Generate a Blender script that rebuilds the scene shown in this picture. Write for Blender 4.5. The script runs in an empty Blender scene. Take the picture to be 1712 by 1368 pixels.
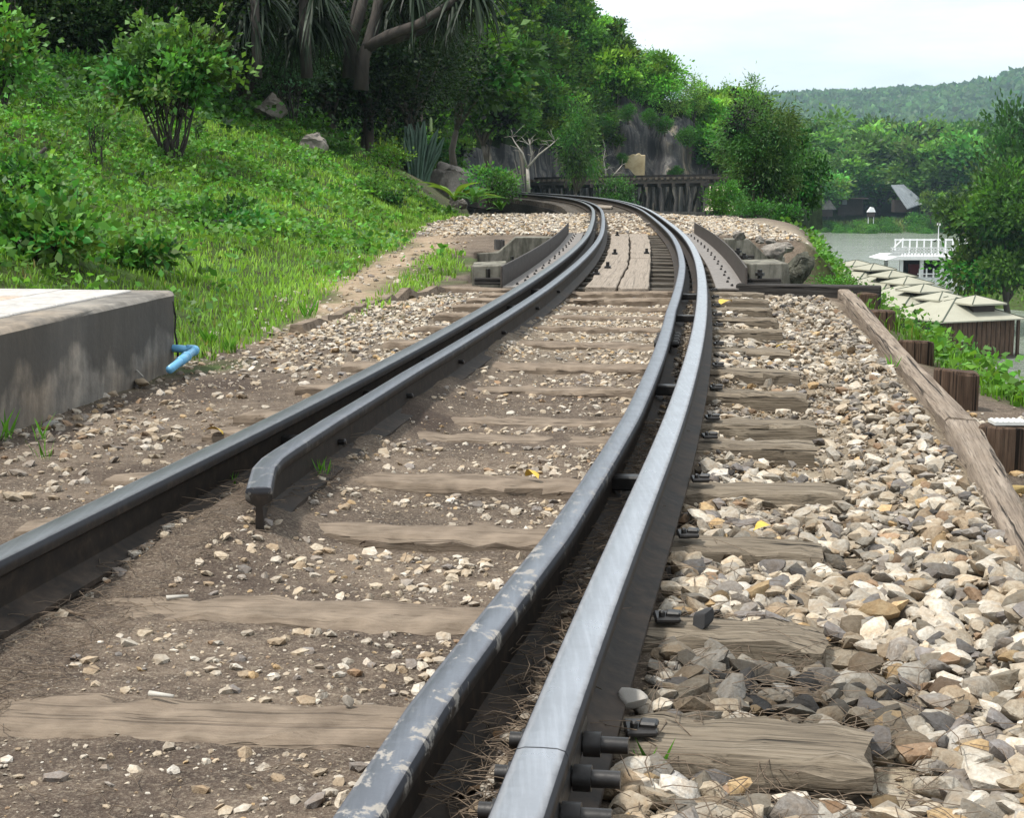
import bpy, math, random
import numpy as np
from mathutils import Vector, Matrix
rnd = random.Random(7); rng = np.random.default_rng(7)
R = math.radians
SC = bpy.context.scene; COL = SC.collection

# ------------------------------------------------------------------ camera, sky, sun, exposure
F, CX, CY, YH, HC = 2700.0, 856.0, 684.0, 293.0, 0.795        # calibration in pixels of the 1712 x 1368 photograph
PITCH = math.atan((CY - YH) / F); CP, SP = math.cos(PITCH), math.sin(PITCH)
cam_d = bpy.data.cameras.new('camera'); cam = bpy.data.objects.new('camera', cam_d); COL.objects.link(cam)
cam.location = (0, 0, HC); cam.rotation_euler = (math.pi/2 - PITCH, 0, 0)
cam_d.sensor_width = 36; cam_d.lens = F / 1712 * 36; cam_d.clip_start = 0.05; cam_d.clip_end = 12000
SC.camera = cam
SUN_EL, SUN_AZ = R(62), R(-112)                                 # azimuth from +Y towards +X
w = bpy.data.worlds.new('World'); SC.world = w; w.use_nodes = True
nt = w.node_tree; nt.nodes.clear()
wo = nt.nodes.new('ShaderNodeOutputWorld'); bg = nt.nodes.new('ShaderNodeBackground')
sky = nt.nodes.new('ShaderNodeTexSky'); sky.sky_type = 'NISHITA'; sky.sun_disc = False
sky.sun_elevation = SUN_EL; sky.sun_rotation = SUN_AZ; sky.air_density = 1.0; sky.dust_density = 2.0
tc = nt.nodes.new('ShaderNodeTexCoord'); mp = nt.nodes.new('ShaderNodeMapping'); mp.inputs['Scale'].default_value = (1, 1, 5)
cn = nt.nodes.new('ShaderNodeTexNoise'); cn.inputs['Scale'].default_value = 2.6; cn.inputs['Detail'].default_value = 7; cn.inputs['Roughness'].default_value = .6
cr = nt.nodes.new('ShaderNodeValToRGB')
cr.color_ramp.elements[0].position = .34; cr.color_ramp.elements[0].color = (9.2, 10.1, 10.7, 1)
cr.color_ramp.elements[1].position = .62; cr.color_ramp.elements[1].color = (13.8, 14.1, 14.2, 1)
cm = nt.nodes.new('ShaderNodeMix'); cm.data_type = 'RGBA'; cm.inputs[0].default_value = .93
nt.links.new(tc.outputs['Generated'], mp.inputs[0]); nt.links.new(mp.outputs[0], cn.inputs[0]); nt.links.new(cn.outputs['Fac'], cr.inputs[0])
nt.links.new(sky.outputs[0], cm.inputs[6]); nt.links.new(cr.outputs[0], cm.inputs[7]); nt.links.new(cm.outputs[2], bg.inputs[0])
bg.inputs[1].default_value = .074; nt.links.new(bg.outputs[0], wo.inputs[0])
sl = bpy.data.lights.new('sun', 'SUN'); sun = bpy.data.objects.new('sun', sl); COL.objects.link(sun)
sl.energy = 3.4; sl.angle = R(5); sl.color = (1, .96, .88)
sd = Vector((math.sin(SUN_AZ)*math.cos(SUN_EL), math.cos(SUN_AZ)*math.cos(SUN_EL), math.sin(SUN_EL)))
sun.rotation_euler = (-sd).to_track_quat('-Z', 'Y').to_euler()
vs = SC.view_settings; vs.view_transform = 'Standard'; vs.look = 'None'; vs.gamma = 1; vs.use_curve_mapping = False; vs.exposure = 0.6
SC.render.engine = 'CYCLES'
cy = SC.cycles; cy.max_bounces = 8; cy.diffuse_bounces = 3; cy.glossy_bounces = 3; cy.transmission_bounces = 3; cy.volume_bounces = 0
cy.transparent_max_bounces = 8; cy.use_denoising = True; cy.caustics_reflective = False; cy.caustics_refractive = False

# ------------------------------------------------------------------ helpers
def ray(px, py):
    u = (px - CX)/F; v = (py - CY)/F
    return np.array([u, CP - v*SP, -SP - v*CP])
def gz(px, py, z):                      # point of the pixel's sight line at height z
    d = ray(px, py); t = (z - HC)/d[2]; return np.array([d[0]*t, d[1]*t, z])
def at(px, py, Y):                      # point of the pixel's sight line at distance Y
    d = ray(px, py); t = Y/d[1]; return np.array([d[0]*t, Y, HC + d[2]*t])
def tag(o, label=None, cat=None, group=None, kind=None):
    if label: o['label'] = label
    if cat: o['category'] = cat
    if group: o['group'] = group
    if kind: o['kind'] = kind
    return o
def empty(name, loc=(0, 0, 0), rz=0, **k):
    o = bpy.data.objects.new(name, None); COL.objects.link(o); o.location = loc; o.rotation_euler.z = rz
    o.empty_display_size = .1
    return tag(o, **k)
def link(name, me, m=None, parent=None, loc=None, **k):
    o = bpy.data.objects.new(name, me); COL.objects.link(o)
    if m and not me.materials: me.materials.append(m)
    if parent: o.parent = parent
    if loc is not None: o.location = loc
    return tag(o, **k)
def dup(o, parent=None):
    c = o.copy(); COL.objects.link(c)
    if parent: c.parent = parent
    return c
def dup_tree(root):
    r = dup(root)
    for ch in root.children:
        c = dup(ch, r)
        for g in ch.children: dup(g, c)
    return r
def npmesh(name, V, Fc, smooth=False, tint=None, attr=None):
    V = np.asarray(V, dtype=np.float32).reshape(-1, 3); Fc = np.asarray(Fc, dtype=np.int32); k = Fc.shape[1]
    me = bpy.data.meshes.new(name)
    me.vertices.add(len(V)); me.vertices.foreach_set('co', V.ravel())
    me.loops.add(Fc.size); me.loops.foreach_set('vertex_index', Fc.ravel())
    me.polygons.add(len(Fc)); me.polygons.foreach_set('loop_start', np.arange(0, Fc.size, k, dtype=np.int32))
    if smooth: me.polygons.foreach_set('use_smooth', np.ones(len(Fc), dtype=bool))
    if tint is not None:
        a = me.attributes.new('tint', 'FLOAT_COLOR', 'POINT')
        t = np.ones((len(V), 4), dtype=np.float32); t[:, :3] = tint; a.data.foreach_set('color', t.ravel())
    for kk, vv in (attr or {}).items():
        a = me.attributes.new(kk, 'FLOAT', 'POINT'); a.data.foreach_set('value', np.asarray(vv, dtype=np.float32).ravel())
    me.update(calc_edges=True); me.validate()
    return me
class MB:                               # collects polygons into one mesh
    def __init__(s): s.v = []; s.f = []
    def add(s, V, Fs):
        n = len(s.v); s.v += [tuple(map(float, p)) for p in V]; s.f += [tuple(i + n for i in f) for f in Fs]; return s
    def box(s, c, d, rz=0, jit=0, M=None):
        x, y, z = d[0]/2, d[1]/2, d[2]/2
        V = [Vector((a*x + rnd.uniform(-jit, jit), b*y + rnd.uniform(-jit, jit), e*z + rnd.uniform(-jit, jit))) for a in (-1, 1) for b in (-1, 1) for e in (-1, 1)]
        q = M if M is not None else Matrix.Rotation(rz, 3, 'Z')
        V = [q @ p + Vector(c) for p in V]
        return s.add(V, [(0, 1, 3, 2), (4, 6, 7, 5), (0, 4, 5, 1), (2, 3, 7, 6), (0, 2, 6, 4), (1, 5, 7, 3)])
    def bar(s, a, b, wd, ht=None, up=(0, 0, 1)):
        a = Vector(a); b = Vector(b); d = b - a; L = d.length; d.normalize(); u = Vector(up)
        sx = d.cross(u)
        if sx.length < 1e-4: sx = d.cross(Vector((0, 1, 0)))
        sx.normalize(); u = sx.cross(d)
        M = Matrix((sx, d, u)).transposed()
        return s.box((a + b)/2, (wd, L, ht or wd), M=M)
    def tube(s, pts, rad, n=8, cap=True):
        pts = [Vector(p) for p in pts]; rad = rad if hasattr(rad, '__len__') else [rad]*len(pts)
        V = []; Fs = []
        ref = Vector((.31, .17, .93))
        for i, p in enumerate(pts):
            t = (pts[min(i+1, len(pts)-1)] - pts[max(i-1, 0)]).normalized()
            a = t.cross(ref)
            if a.length < .15: a = t.cross(Vector((1, 0, 0)))
            a.normalize(); b = t.cross(a)
            for k in range(n):
                an = 2*math.pi*k/n; V.append(p + (a*math.cos(an) + b*math.sin(an))*rad[i])
        for i in range(len(pts)-1):
            for k in range(n): Fs.append((i*n+k, i*n+(k+1) % n, (i+1)*n+(k+1) % n, (i+1)*n+k))
        if cap: Fs.append(tuple(range(n))[::-1]); Fs.append(tuple(range((len(pts)-1)*n, len(pts)*n)))
        return s.add(V, Fs)
    def prism(s, poly, fn0, fn1):        # poly of 2-D points, fn maps (u, v) to a 3-D point on either face
        n = len(poly); V = [fn0(*p) for p in poly] + [fn1(*p) for p in poly]
        return s.add(V, [tuple(range(n))[::-1], tuple(range(n, 2*n))] + [(k, (k+1) % n, n+(k+1) % n, n+k) for k in range(n)])
    def mesh(s, name, smooth=False, bevel=0, seg=2, fix=True):
        import bmesh
        me = bpy.data.meshes.new(name); me.from_pydata(s.v, [], s.f)
        bm = bmesh.new(); bm.from_mesh(me)
        if bevel: bmesh.ops.bevel(bm, geom=list(bm.edges), offset=bevel, segments=seg, affect='EDGES', profile=.5, clamp_overlap=True)
        if fix: bmesh.ops.recalc_face_normals(bm, faces=bm.faces)
        bm.to_mesh(me); bm.free()
        if smooth: me.polygons.foreach_set('use_smooth', [True]*len(me.polygons))
        return me
    def build(s, name, m, parent=None, smooth=False, bevel=0, seg=2, **k):
        return link(name, s.mesh(name, smooth, bevel, seg), m, parent, **k)
# value noise
_tab = np.random.default_rng(3).random((256, 256))
def vnoise(x, y):
    x = np.asarray(x, float); y = np.asarray(y, float)
    xi = np.floor(x).astype(int); yi = np.floor(y).astype(int); fx = x - xi; fy = y - yi
    fx = fx*fx*(3-2*fx); fy = fy*fy*(3-2*fy)
    g = lambda a, b: _tab[a & 255, b & 255]
    return (g(xi, yi)*(1-fx) + g(xi+1, yi)*fx)*(1-fy) + (g(xi, yi+1)*(1-fx) + g(xi+1, yi+1)*fx)*fy
def fbm(x, y, o=4):
    s = 0; a = .5
    for i in range(o): s = s + a*vnoise(x*2**i + 17.3*i, y*2**i - 9.1*i); a *= .5
    return s - .5*(1 - .5**o)
def sst(x, a, b):
    t = np.clip((np.asarray(x, float) - a)/(b - a), 0, 1); return t*t*(3-2*t)

# ------------------------------------------------------------------ materials
def mat(name):
    m = bpy.data.materials.new(name); m.use_nodes = True; t = m.node_tree; t.nodes.clear()
    return m, t
class N:                                # small node-graph helper
    def __init__(s, name):
        s.m, s.t = mat(name); s.out = s.n('OutputMaterial')
        s.p = s.n('BsdfPrincipled'); s.l(s.p.outputs[0], s.out.inputs[0])
    def n(s, k, **kw):
        x = s.t.nodes.new('ShaderNode' + k)
        for a, b in kw.items(): setattr(x, a, b)
        return x
    def l(s, a, b): s.t.links.new(a, b)
    def set(s, **k):
        for a, b in k.items():
            i = s.p.inputs[a.replace('_', ' ')]
            if hasattr(b, 'is_output'): s.l(b, i)
            else: i.default_value = b
    def coord(s, kind='Object', sc=(1, 1, 1), loc=None):
        c = s.n('TexCoord').outputs[kind]
        m = s.n('Mapping'); m.inputs['Scale'].default_value = sc; s.l(c, m.inputs[0])
        if loc is not None: s.l(loc, m.inputs['Location'])
        return m.outputs[0]
    def noise(s, vec, scale, detail=4, rough=.6, dist=0):
        x = s.n('TexNoise'); s.l(vec, x.inputs['Vector']); x.inputs['Scale'].default_value = scale; x.inputs['Detail'].default_value = detail
        x.inputs['Roughness'].default_value = rough; x.inputs['Distortion'].default_value = dist; return x.outputs['Fac']
    def voro(s, vec, scale, out='Color', feat='F1'):
        x = s.n('TexVoronoi', feature=feat); s.l(vec, x.inputs['Vector']); x.inputs['Scale'].default_value = scale; return x.outputs[out]
    def ramp(s, fac, *st):
        x = s.n('ValToRGB'); e = x.color_ramp.elements
        while len(e) < len(st): e.new(.5)
        for i, (p, c) in enumerate(st): e[i].position = p; e[i].color = (*c, 1) if hasattr(c, '__len__') else (c, c, c, 1)
        s.l(fac, x.inputs[0]); return x.outputs[0]
    def mix(s, f, a, b, mode='MIX'):
        x = s.n('Mix', data_type='RGBA', blend_type=mode)
        for v, i in ((f, 0), (a, 6), (b, 7)):
            if hasattr(v, 'is_output'): s.l(v, x.inputs[i])
            else: x.inputs[i].default_value = v if i == 0 else (*v, 1)
        return x.outputs[2]
    def math(s, op, a, b=0.):
        x = s.n('Math', operation=op)
        for v, i in ((a, 0), (b, 1)):
            if hasattr(v, 'is_output'): s.l(v, x.inputs[i])
            else: x.inputs[i].default_value = v
        return x.outputs[0]
    def attr(s, nm, out='Color'):
        x = s.n('Attribute', attribute_name=nm); return x.outputs[out]
    def bump(s, h, st=.5, d=.01, nrm=None):
        x = s.n('Bump'); x.inputs['Strength'].default_value = st; x.inputs['Distance'].default_value = d; s.l(h, x.inputs['Height'])
        if nrm: s.l(nrm, x.inputs['Normal'])
        s.l(x.outputs[0], s.p.inputs['Normal']); return x.outputs[0]
M = {}
def foliage(name, trans=.35, rough=.5, spec=.3):
    g = N(name); oi = g.n('ObjectInfo').outputs['Color']
    c = g.mix(1.0, g.attr('tint'), oi, 'MULTIPLY')
    g.set(Base_Color=c, Roughness=rough, Specular_IOR_Level=spec)
    tr = g.n('BsdfTranslucent'); g.l(g.mix(1.0, c, (1.35, 1.3, .7), 'MULTIPLY'), tr.inputs[0])
    mx = g.n('MixShader'); mx.inputs[0].default_value = trans; g.l(g.p.outputs[0], mx.inputs[1]); g.l(tr.outputs[0], mx.inputs[2]); g.l(mx.outputs[0], g.out.inputs[0])
    return g.m
M['leaf'] = foliage('leaf'); M['grass'] = foliage('grass_blade', .4, .55, .2)
def bark(name, a, b, sc=6):
    g = N(name); v = g.coord('Object', (1, 1, .3)); f = g.noise(v, sc, 6)
    g.set(Base_Color=g.ramp(f, (.3, a), (.7, b)), Roughness=.9); g.bump(f, .6, .02); return g.m
M['bark'] = bark('bark', (.035, .027, .02), (.12, .1, .08)); M['pale_bark'] = bark('pale_bark', (.22, .2, .17), (.42, .39, .35), 10)
M['dark_bark'] = bark('dark_bark', (.02, .017, .015), (.055, .045, .038), 8)
def stone(name, src):
    g = N(name); v = g.coord('Object')
    if src == 'obj': base = g.n('ObjectInfo').outputs['Color']; v = g.coord('Object', loc=g.n('ObjectInfo').outputs['Location'])
    else: base = g.attr('tint')
    f = g.noise(v, 38, 6, .65); f2 = g.noise(v, 130, 3)
    c = g.mix(g.ramp(f, (.42, 0.), (.68, .75)), base, g.mix(1., base, (.78, .62, .46), 'MULTIPLY'))
    c = g.mix(g.ramp(f2, (.35, .6), (.65, 0.)), c, g.mix(1., base, (.5, .45, .4), 'MULTIPLY'))
    g.set(Base_Color=c, Roughness=.78, Specular_IOR_Level=.3); g.bump(g.math('ADD', f, f2), .55, .006); return g.m
M['stone'] = stone('ballast_stone', 'obj'); M['gravel'] = stone('loose_gravel', 'tint')
# timber: grain along local X
def timber(name, c1, c2, c3, dirt=(.2, .145, .1), dirty=.45, gs=1.0, axis='x', crk=1.):
    g = N(name); oi = g.n('ObjectInfo'); cb = g.n('CombineXYZ')
    g.l(g.math('MULTIPLY', oi.outputs['Random'], 37.), cb.inputs[0]); g.l(g.math('MULTIPLY', oi.outputs['Random'], 11.), cb.inputs[1])
    sc = {'x': (1.3, 17, 17), 'z': (17, 17, 1.3)}[axis]
    v = g.coord('Object', tuple(q*gs for q in sc), cb.outputs[0]); f = g.noise(v, 2.2, 8, .68, .25)
    v2 = g.coord('Object', (1, 1, 1), cb.outputs[0]); d = g.noise(v2, 5, 6); fg = g.noise(g.coord('Object', tuple(q*gs for q in {'x': (3, 110, 110), 'z': (110, 110, 3)}[axis]), cb.outputs[0]), 1.5, 5, .7)
    sc3 = {'x': (.8, 42, 42), 'z': (42, 42, .8)}[axis]
    cr_ = g.noise(g.coord('Object', tuple(q*gs for q in sc3), cb.outputs[0]), 1.4, 3, .5, .6)
    crack = g.ramp(cr_, (.34, crk), (.41, 0.))
    c = g.ramp(f, (.25, c1), (.5, c2), (.75, c3))
    c = g.mix(g.ramp(d, (.5-.3*dirty, 0.), (.72, dirty)), c, dirt)
    c = g.mix(g.ramp(fg, (.36, .75), (.52, 0.)), c, tuple(q*.6 for q in c1)); c = g.mix(crack, c, tuple(q*.22 for q in c1))
    g.set(Base_Color=c, Roughness=.88, Specular_IOR_Level=.2)
    g.bump(g.math('ADD', g.math('SUBTRACT', f, g.math('MULTIPLY', crack, .9)), g.math('MULTIPLY', fg, .5)), .9, .008); return g.m
M['sleeper_plain'] = timber('weathered_sleeper', (.12, .09, .065), (.24, .18, .125), (.36, .29, .215))
def sleeper_mat():                       # trodden dusty brown between the rails, bare grey weathered wood outside them
    m = timber('weathered_sleeper', (.075, .06, .045), (.19, .155, .115), (.3, .255, .195), dirt=(.14, .112, .085), dirty=.35)
    t = m.node_tree; p = [n for n in t.nodes if n.type == 'BSDF_PRINCIPLED'][0]; src = p.inputs['Base Color'].links[0].from_socket
    tcn = t.nodes.new('ShaderNodeTexCoord'); sx = t.nodes.new('ShaderNodeSeparateXYZ'); t.links.new(tcn.outputs['Object'], sx.inputs[0])
    mr = t.nodes.new('ShaderNodeMapRange'); t.links.new(sx.outputs[0], mr.inputs[0]); mr.inputs[1].default_value = .62; mr.inputs[2].default_value = .4; mr.inputs[4].default_value = .62
    no = t.nodes.new('ShaderNodeTexNoise'); no.inputs['Scale'].default_value = 14; no.inputs['Detail'].default_value = 8; t.links.new(tcn.outputs['Object'], no.inputs['Vector'])
    cr2 = t.nodes.new('ShaderNodeValToRGB'); cr2.color_ramp.elements[0].position = .35; cr2.color_ramp.elements[0].color = (.135, .1, .075, 1); cr2.color_ramp.elements[1].position = .65; cr2.color_ramp.elements[1].color = (.27, .208, .158, 1); t.links.new(no.outputs['Fac'], cr2.inputs[0])
    mi = t.nodes.new('ShaderNodeMix'); mi.data_type = 'RGBA'; t.links.new(mr.outputs[0], mi.inputs[0]); t.links.new(src, mi.inputs[6]); t.links.new(cr2.outputs[0], mi.inputs[7]); t.links.new(mi.outputs[2], p.inputs['Base Color']); return m
M['sleeper'] = sleeper_mat(); M['sleeper_dusty'] = M['sleeper']
M['bridge_tie'] = timber('old_bridge_tie', (.04, .034, .028), (.09, .077, .063), (.16, .145, .12), dirty=.15)
M['plank'] = timber('walkway_plank', (.22, .185, .15), (.27, .228, .187), (.31, .265, .22), dirt=(.2, .16, .13), dirty=.3, gs=.6, crk=.3)
M['board'] = timber('edge_board', (.13, .1, .078), (.24, .195, .155), (.36, .3, .245), dirty=.35)
M['post'] = timber('dark_post', (.04, .026, .018), (.08, .05, .034), (.15, .1, .07), dirt=(.2, .16, .12), dirty=.2, axis='z')
M['black_timber'] = timber('black_timber', (.018, .016, .015), (.04, .036, .033), (.085, .08, .075), dirt=(.1, .09, .08), dirty=.2)
M['black_post'] = timber('black_timber_post', (.025, .024, .024), (.06, .057, .056), (.2, .19, .185), dirt=(.1, .09, .08), dirty=.3, axis='z')
M['wall_plank'] = timber('brown_wall_plank', (.05, .03, .02), (.1, .06, .04), (.17, .11, .075), dirty=.2, gs=.3, axis='z')
# rails
def rail(name, top, rough, mud=0., metal=.9):
    g = N(name); pos = g.n('NewGeometry'); sp = g.n('SeparateXYZ'); g.l(pos.outputs['Position'], sp.inputs[0])
    v = g.coord('Object'); f = g.noise(v, 30, 6); lo = g.noise(v, 7, 6, .7)
    head = g.ramp(g.math('ADD', sp.outputs[2], g.math('MULTIPLY', f, .006)), (0., 0.), (1., 1.))
    hm = g.n('MapRange'); g.l(g.math('ADD', sp.outputs[2], g.math('MULTIPLY', f, .002)), hm.inputs[0]); hm.inputs[1].default_value = .1378; hm.inputs[2].default_value = .1412
    hd = hm.outputs[0]
    side = g.ramp(f, (.3, (.012, .01, .009)), (.55, (.024, .018, .014)), (.8, (.055, .038, .027)))
    sm = g.n('MapRange'); g.l(sp.outputs[2], sm.inputs[0]); sm.inputs[1].default_value = .055; sm.inputs[2].default_value = .02
    side = g.mix(g.math('MULTIPLY', sm.outputs[0], g.ramp(lo, (.45, 0.), (.66, .6))), side, (.11, .08, .06))
    tops = g.mix(g.ramp(lo, (.3, 0.), (.7, .5)), top, tuple(q*.62 for q in top))
    sc_ = g.noise(g.coord('Object', (14, .7, 1)), 9, 4)
    tops = g.mix(g.ramp(sc_, (.45, 0.), (.7, .45)), tops, tuple(min(1, q*1.35) for q in top))
    shd = g.n('MapRange'); g.l(sp.outputs[2], shd.inputs[0]); shd.inputs[1].default_value = .124; shd.inputs[2].default_value = .131; side = g.mix(g.math('MULTIPLY', shd.outputs[0], .8), side, (.045, .048, .058)); c = g.mix(hd, side, tops)  # dark steel head shoulders, bluish reflection of dark surroundings painted into the colour
    met = g.math('MULTIPLY', hd, metal)
    ro = g.n('MapRange'); g.l(hd, ro.inputs[0]); ro.inputs[3].default_value = .7; ro.inputs[4].default_value = rough
    rough_o = g.math('ADD', ro.outputs[0], g.math('MULTIPLY', g.math('SUBTRACT', lo, .5), .25))
    if mud:
        mf = g.noise(g.coord('Object', (1.5, 1, 1)), 15, 8, .72, .4); mm = g.math('MULTIPLY', g.ramp(mf, (.55, 0.), (.6, 1.)), mud); yf = g.n('MapRange'); g.l(sp.outputs[1], yf.inputs[0]); yf.inputs[1].default_value = 2.2; yf.inputs[2].default_value = 4.2; yf.inputs[3].default_value = 1.; yf.inputs[4].default_value = .12; mm = g.math('MULTIPLY', mm, yf.outputs[0])
        hm2 = g.n('MapRange'); g.l(sp.outputs[2], hm2.inputs[0]); hm2.inputs[1].default_value = .110; hm2.inputs[2].default_value = .125
        mm = g.math('MULTIPLY', mm, hm2.outputs[0])
        c = g.mix(mm, c, (.29, .265, .235)); met = g.math('MULTIPLY', met, g.math('SUBTRACT', 1., mm)); rough_o = g.math('MAXIMUM', rough_o, g.math('MULTIPLY', mm, .85))
    g.set(Base_Color=c, Metallic=met, Roughness=rough_o, Specular_IOR_Level=.2); g.bump(f, .25, .003); return g.m
M['rail_bright'] = rail('worn_bright_rail', (.46, .47, .5), .3); M['rail_grey'] = rail('worn_grey_rail', (.23, .24, .25), .33)
M['rail_guard'] = rail('dark_guard_rail', (.23, .24, .27), .33, .9)
def iron(name, a, b, rough=.6, met=.3):
    g = N(name); v = g.coord('Object'); f = g.noise(v, 24, 6); g.set(Base_Color=g.ramp(f, (.3, a), (.7, b)), Roughness=rough, Metallic=met); g.bump(f, .3, .004); return g.m
M['iron'] = iron('black_iron', (.012, .011, .011), (.032, .029, .028), .42)
M['girder'] = iron('rusty_girder', (.03, .025, .022), (.085, .07, .062), .65)
M['girder_top'] = iron('dusty_girder_flange', (.13, .115, .105), (.24, .215, .195), .65, .15)
# concrete
def concrete(name, a, b, stain=(.05, .045, .04), st=.6, warm=(.3, .22, .15), wf=.35):
    g = N(name); v = g.coord('Object'); f = g.noise(v, 3.2, 8, .65); f2 = g.noise(v, 45, 4)
    vs_ = g.noise(g.coord('Object', (5, 5, .8)), 2.2, 7, .7)
    c = g.ramp(f, (.38, a), (.62, b)); c = g.mix(g.ramp(g.noise(v, 1.6, 6), (.45, 0.), (.65, wf)), c, warm)
    c = g.mix(g.ramp(vs_, (.45, 0.), (.58, st)), c, stain); c = g.mix(g.ramp(f2, (.3, .25), (.6, 0.)), c, (.1, .09, .08))
    g.set(Base_Color=c, Roughness=.9, Specular_IOR_Level=.2); g.bump(g.math('ADD', g.math('MULTIPLY', f, 2.), f2), .45, .006); return g.m
M['platform'] = concrete('stained_platform_concrete', (.15, .14, .128), (.31, .285, .25), st=.35, warm=(.27, .205, .145), wf=.6)
def weather_band(m, z0, z1, colour, amount):              # dark mould that has grown on the upper part of the wall
    t = m.node_tree; p = [n for n in t.nodes if n.type == 'BSDF_PRINCIPLED'][0]; src = p.inputs['Base Color'].links[0].from_socket
    tcn = t.nodes.new('ShaderNodeTexCoord'); sx = t.nodes.new('ShaderNodeSeparateXYZ'); t.links.new(tcn.outputs['Object'], sx.inputs[0])
    no = t.nodes.new('ShaderNodeTexNoise'); no.inputs['Scale'].default_value = 4; no.inputs['Detail'].default_value = 8; t.links.new(tcn.outputs['Object'], no.inputs['Vector'])
    ma = t.nodes.new('ShaderNodeMath'); ma.operation = 'MULTIPLY_ADD'; t.links.new(no.outputs['Fac'], ma.inputs[0]); ma.inputs[1].default_value = .5; t.links.new(sx.outputs[2], ma.inputs[2])
    mr = t.nodes.new('ShaderNodeMapRange'); t.links.new(ma.outputs[0], mr.inputs[0]); mr.inputs[1].default_value = z0 + .25; mr.inputs[2].default_value = z1 + .25; mr.inputs[4].default_value = amount
    gm = t.nodes.new('ShaderNodeNewGeometry'); sn = t.nodes.new('ShaderNodeSeparateXYZ'); t.links.new(gm.outputs['True Normal'], sn.inputs[0])
    up = t.nodes.new('ShaderNodeMapRange'); t.links.new(sn.outputs[2], up.inputs[0]); up.inputs[1].default_value = .7; up.inputs[2].default_value = .3
    mu = t.nodes.new('ShaderNodeMath'); mu.operation = 'MULTIPLY'; t.links.new(mr.outputs[0], mu.inputs[0]); t.links.new(up.outputs[0], mu.inputs[1])
    mi = t.nodes.new('ShaderNodeMix'); mi.data_type = 'RGBA'; t.links.new(mu.outputs[0], mi.inputs[0]); t.links.new(src, mi.inputs[6]); mi.inputs[7].default_value = (*colour, 1); t.links.new(mi.outputs[2], p.inputs['Base Color'])
weather_band(M['platform'], .07, .13, (.07, .066, .06), .85)
M['abutment'] = concrete('mossy_abutment_concrete', (.13, .122, .1), (.25, .235, .2), stain=(.05, .05, .038), st=.8, warm=(.16, .15, .1))
M['slab_grey'] = concrete('pale_paving', (.42, .4, .38), (.56, .54, .52), st=.25, wf=.15)
M['slab_pink'] = concrete('pinkish_paving', (.42, .32, .25), (.54, .43, .35), st=.25, wf=.15)
# rock
def rock(name, a, b, c_, lich=.5, sc=2., streak=False):
    g = N(name); v = g.coord('Object', (1, 1, .18) if streak else (1, 1, 1)); f = g.noise(v, sc, 9, .65, .4); f2 = g.noise(g.coord('Object'), sc*7, 6)
    c = g.ramp(f, (.3, a), (.52, b), (.72, c_)); c = g.mix(g.ramp(f2, (.55, 0.), (.7, lich)), c, (.36, .34, .3)); 
    if streak:
        s2 = g.noise(g.coord('Object', (1, 1, .1)), sc*2.6, 6, .6, .2); c = g.mix(g.ramp(s2, (.42, .85), (.56, 0.)), c, (.03, .03, .034))
    g.set(Base_Color=c, Roughness=.92, Specular_IOR_Level=.15); g.bump(g.math('ADD', f, g.math('MULTIPLY', f2, .4)), .9, .05); return g.m
M['rock'] = rock('lichen_rock', (.1, .09, .08), (.24, .215, .19), (.4, .36, .32))
M['dark_rock'] = rock('dark_mossy_rock', (.03, .03, .025), (.085, .085, .065), (.24, .23, .2), .35, 6)
M['cliff'] = rock('streaked_limestone_cliff', (.035, .036, .04), (.12, .115, .11), (.42, .34, .24), .3, .9, True)
# ground sheet: dirt, ballast dust, grass soil, path
g = N('ground_sheet'); v = g.coord('Object')
n1 = g.noise(v, 2.1, 8, .65); n2 = g.noise(v, 19, 7, .7); n3 = g.noise(v, 110, 4, .6)
dirt = g.ramp(g.math('ADD', g.math('MULTIPLY', n1, .55), g.math('MULTIPLY', n2, .45)), (.36, (.045, .034, .028)), (.49, (.1, .075, .058)), (.62, (.19, .147, .112)))
n4 = g.noise(v, 260, 3, .7); dirt = g.mix(g.ramp(n3, (.52, 0.), (.66, .6)), dirt, (.3, .25, .19)); dirt = g.mix(g.ramp(n4, (.55, 0.), (.68, .5)), dirt, (.36, .31, .25)); dirt = g.mix(g.ramp(n4, (.3, .6), (.42, 0.)), dirt, (.035, .026, .02))
wet = g.ramp(g.noise(v, 1.3, 5), (.5, 0.), (.64, .75)); wl = g.attr('damp', 'Fac')
dirt = g.mix(g.math('MULTIPLY', wet, wl), dirt, (.05, .036, .03))
bal = g.ramp(g.voro(v, 26, 'Color'), (0., (.2, .16, .115)), (.5, (.33, .275, .2)), (1., (.45, .4, .33)))
gr = g.ramp(g.noise(v, 3.3, 8, .7), (.35, (.035, .03, .016)), (.5, (.045, .07, .016)), (.65, (.065, .12, .025)))
pth = g.ramp(n2, (.35, (.23, .165, .11)), (.65, (.4, .31, .22)))
c = g.mix(g.attr('ballast', 'Fac'), dirt, bal); c = g.mix(g.attr('grassy', 'Fac'), c, gr); c = g.mix(g.attr('path', 'Fac'), c, pth)
g.set(Base_Color=c, Roughness=.93, Specular_IOR_Level=.15); g.bump(g.math('ADD', g.math('MULTIPLY', n2, 1.3), g.math('MULTIPLY', n3, .7)), .75, .02)
M['ground'] = g.m
g = N('river_water'); v = g.coord('Object', (.7, 1.0, 1)); f = g.noise(v, .17, 7, .6, .4); f2 = g.math('ADD', g.noise(g.coord('Object', (.5, 1, 1)), .1, 4), g.math('MULTIPLY', g.noise(g.coord('Object'), 1.1, 5, .6), .45))
g.set(Base_Color=g.ramp(f2, (.4, (.15, .17, .15)), (.6, (.21, .23, .2))), Roughness=.14, Specular_IOR_Level=.8, IOR=1.33); g.bump(g.math('ADD', f, f2), 1., .4); M['water'] = g.m
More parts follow.
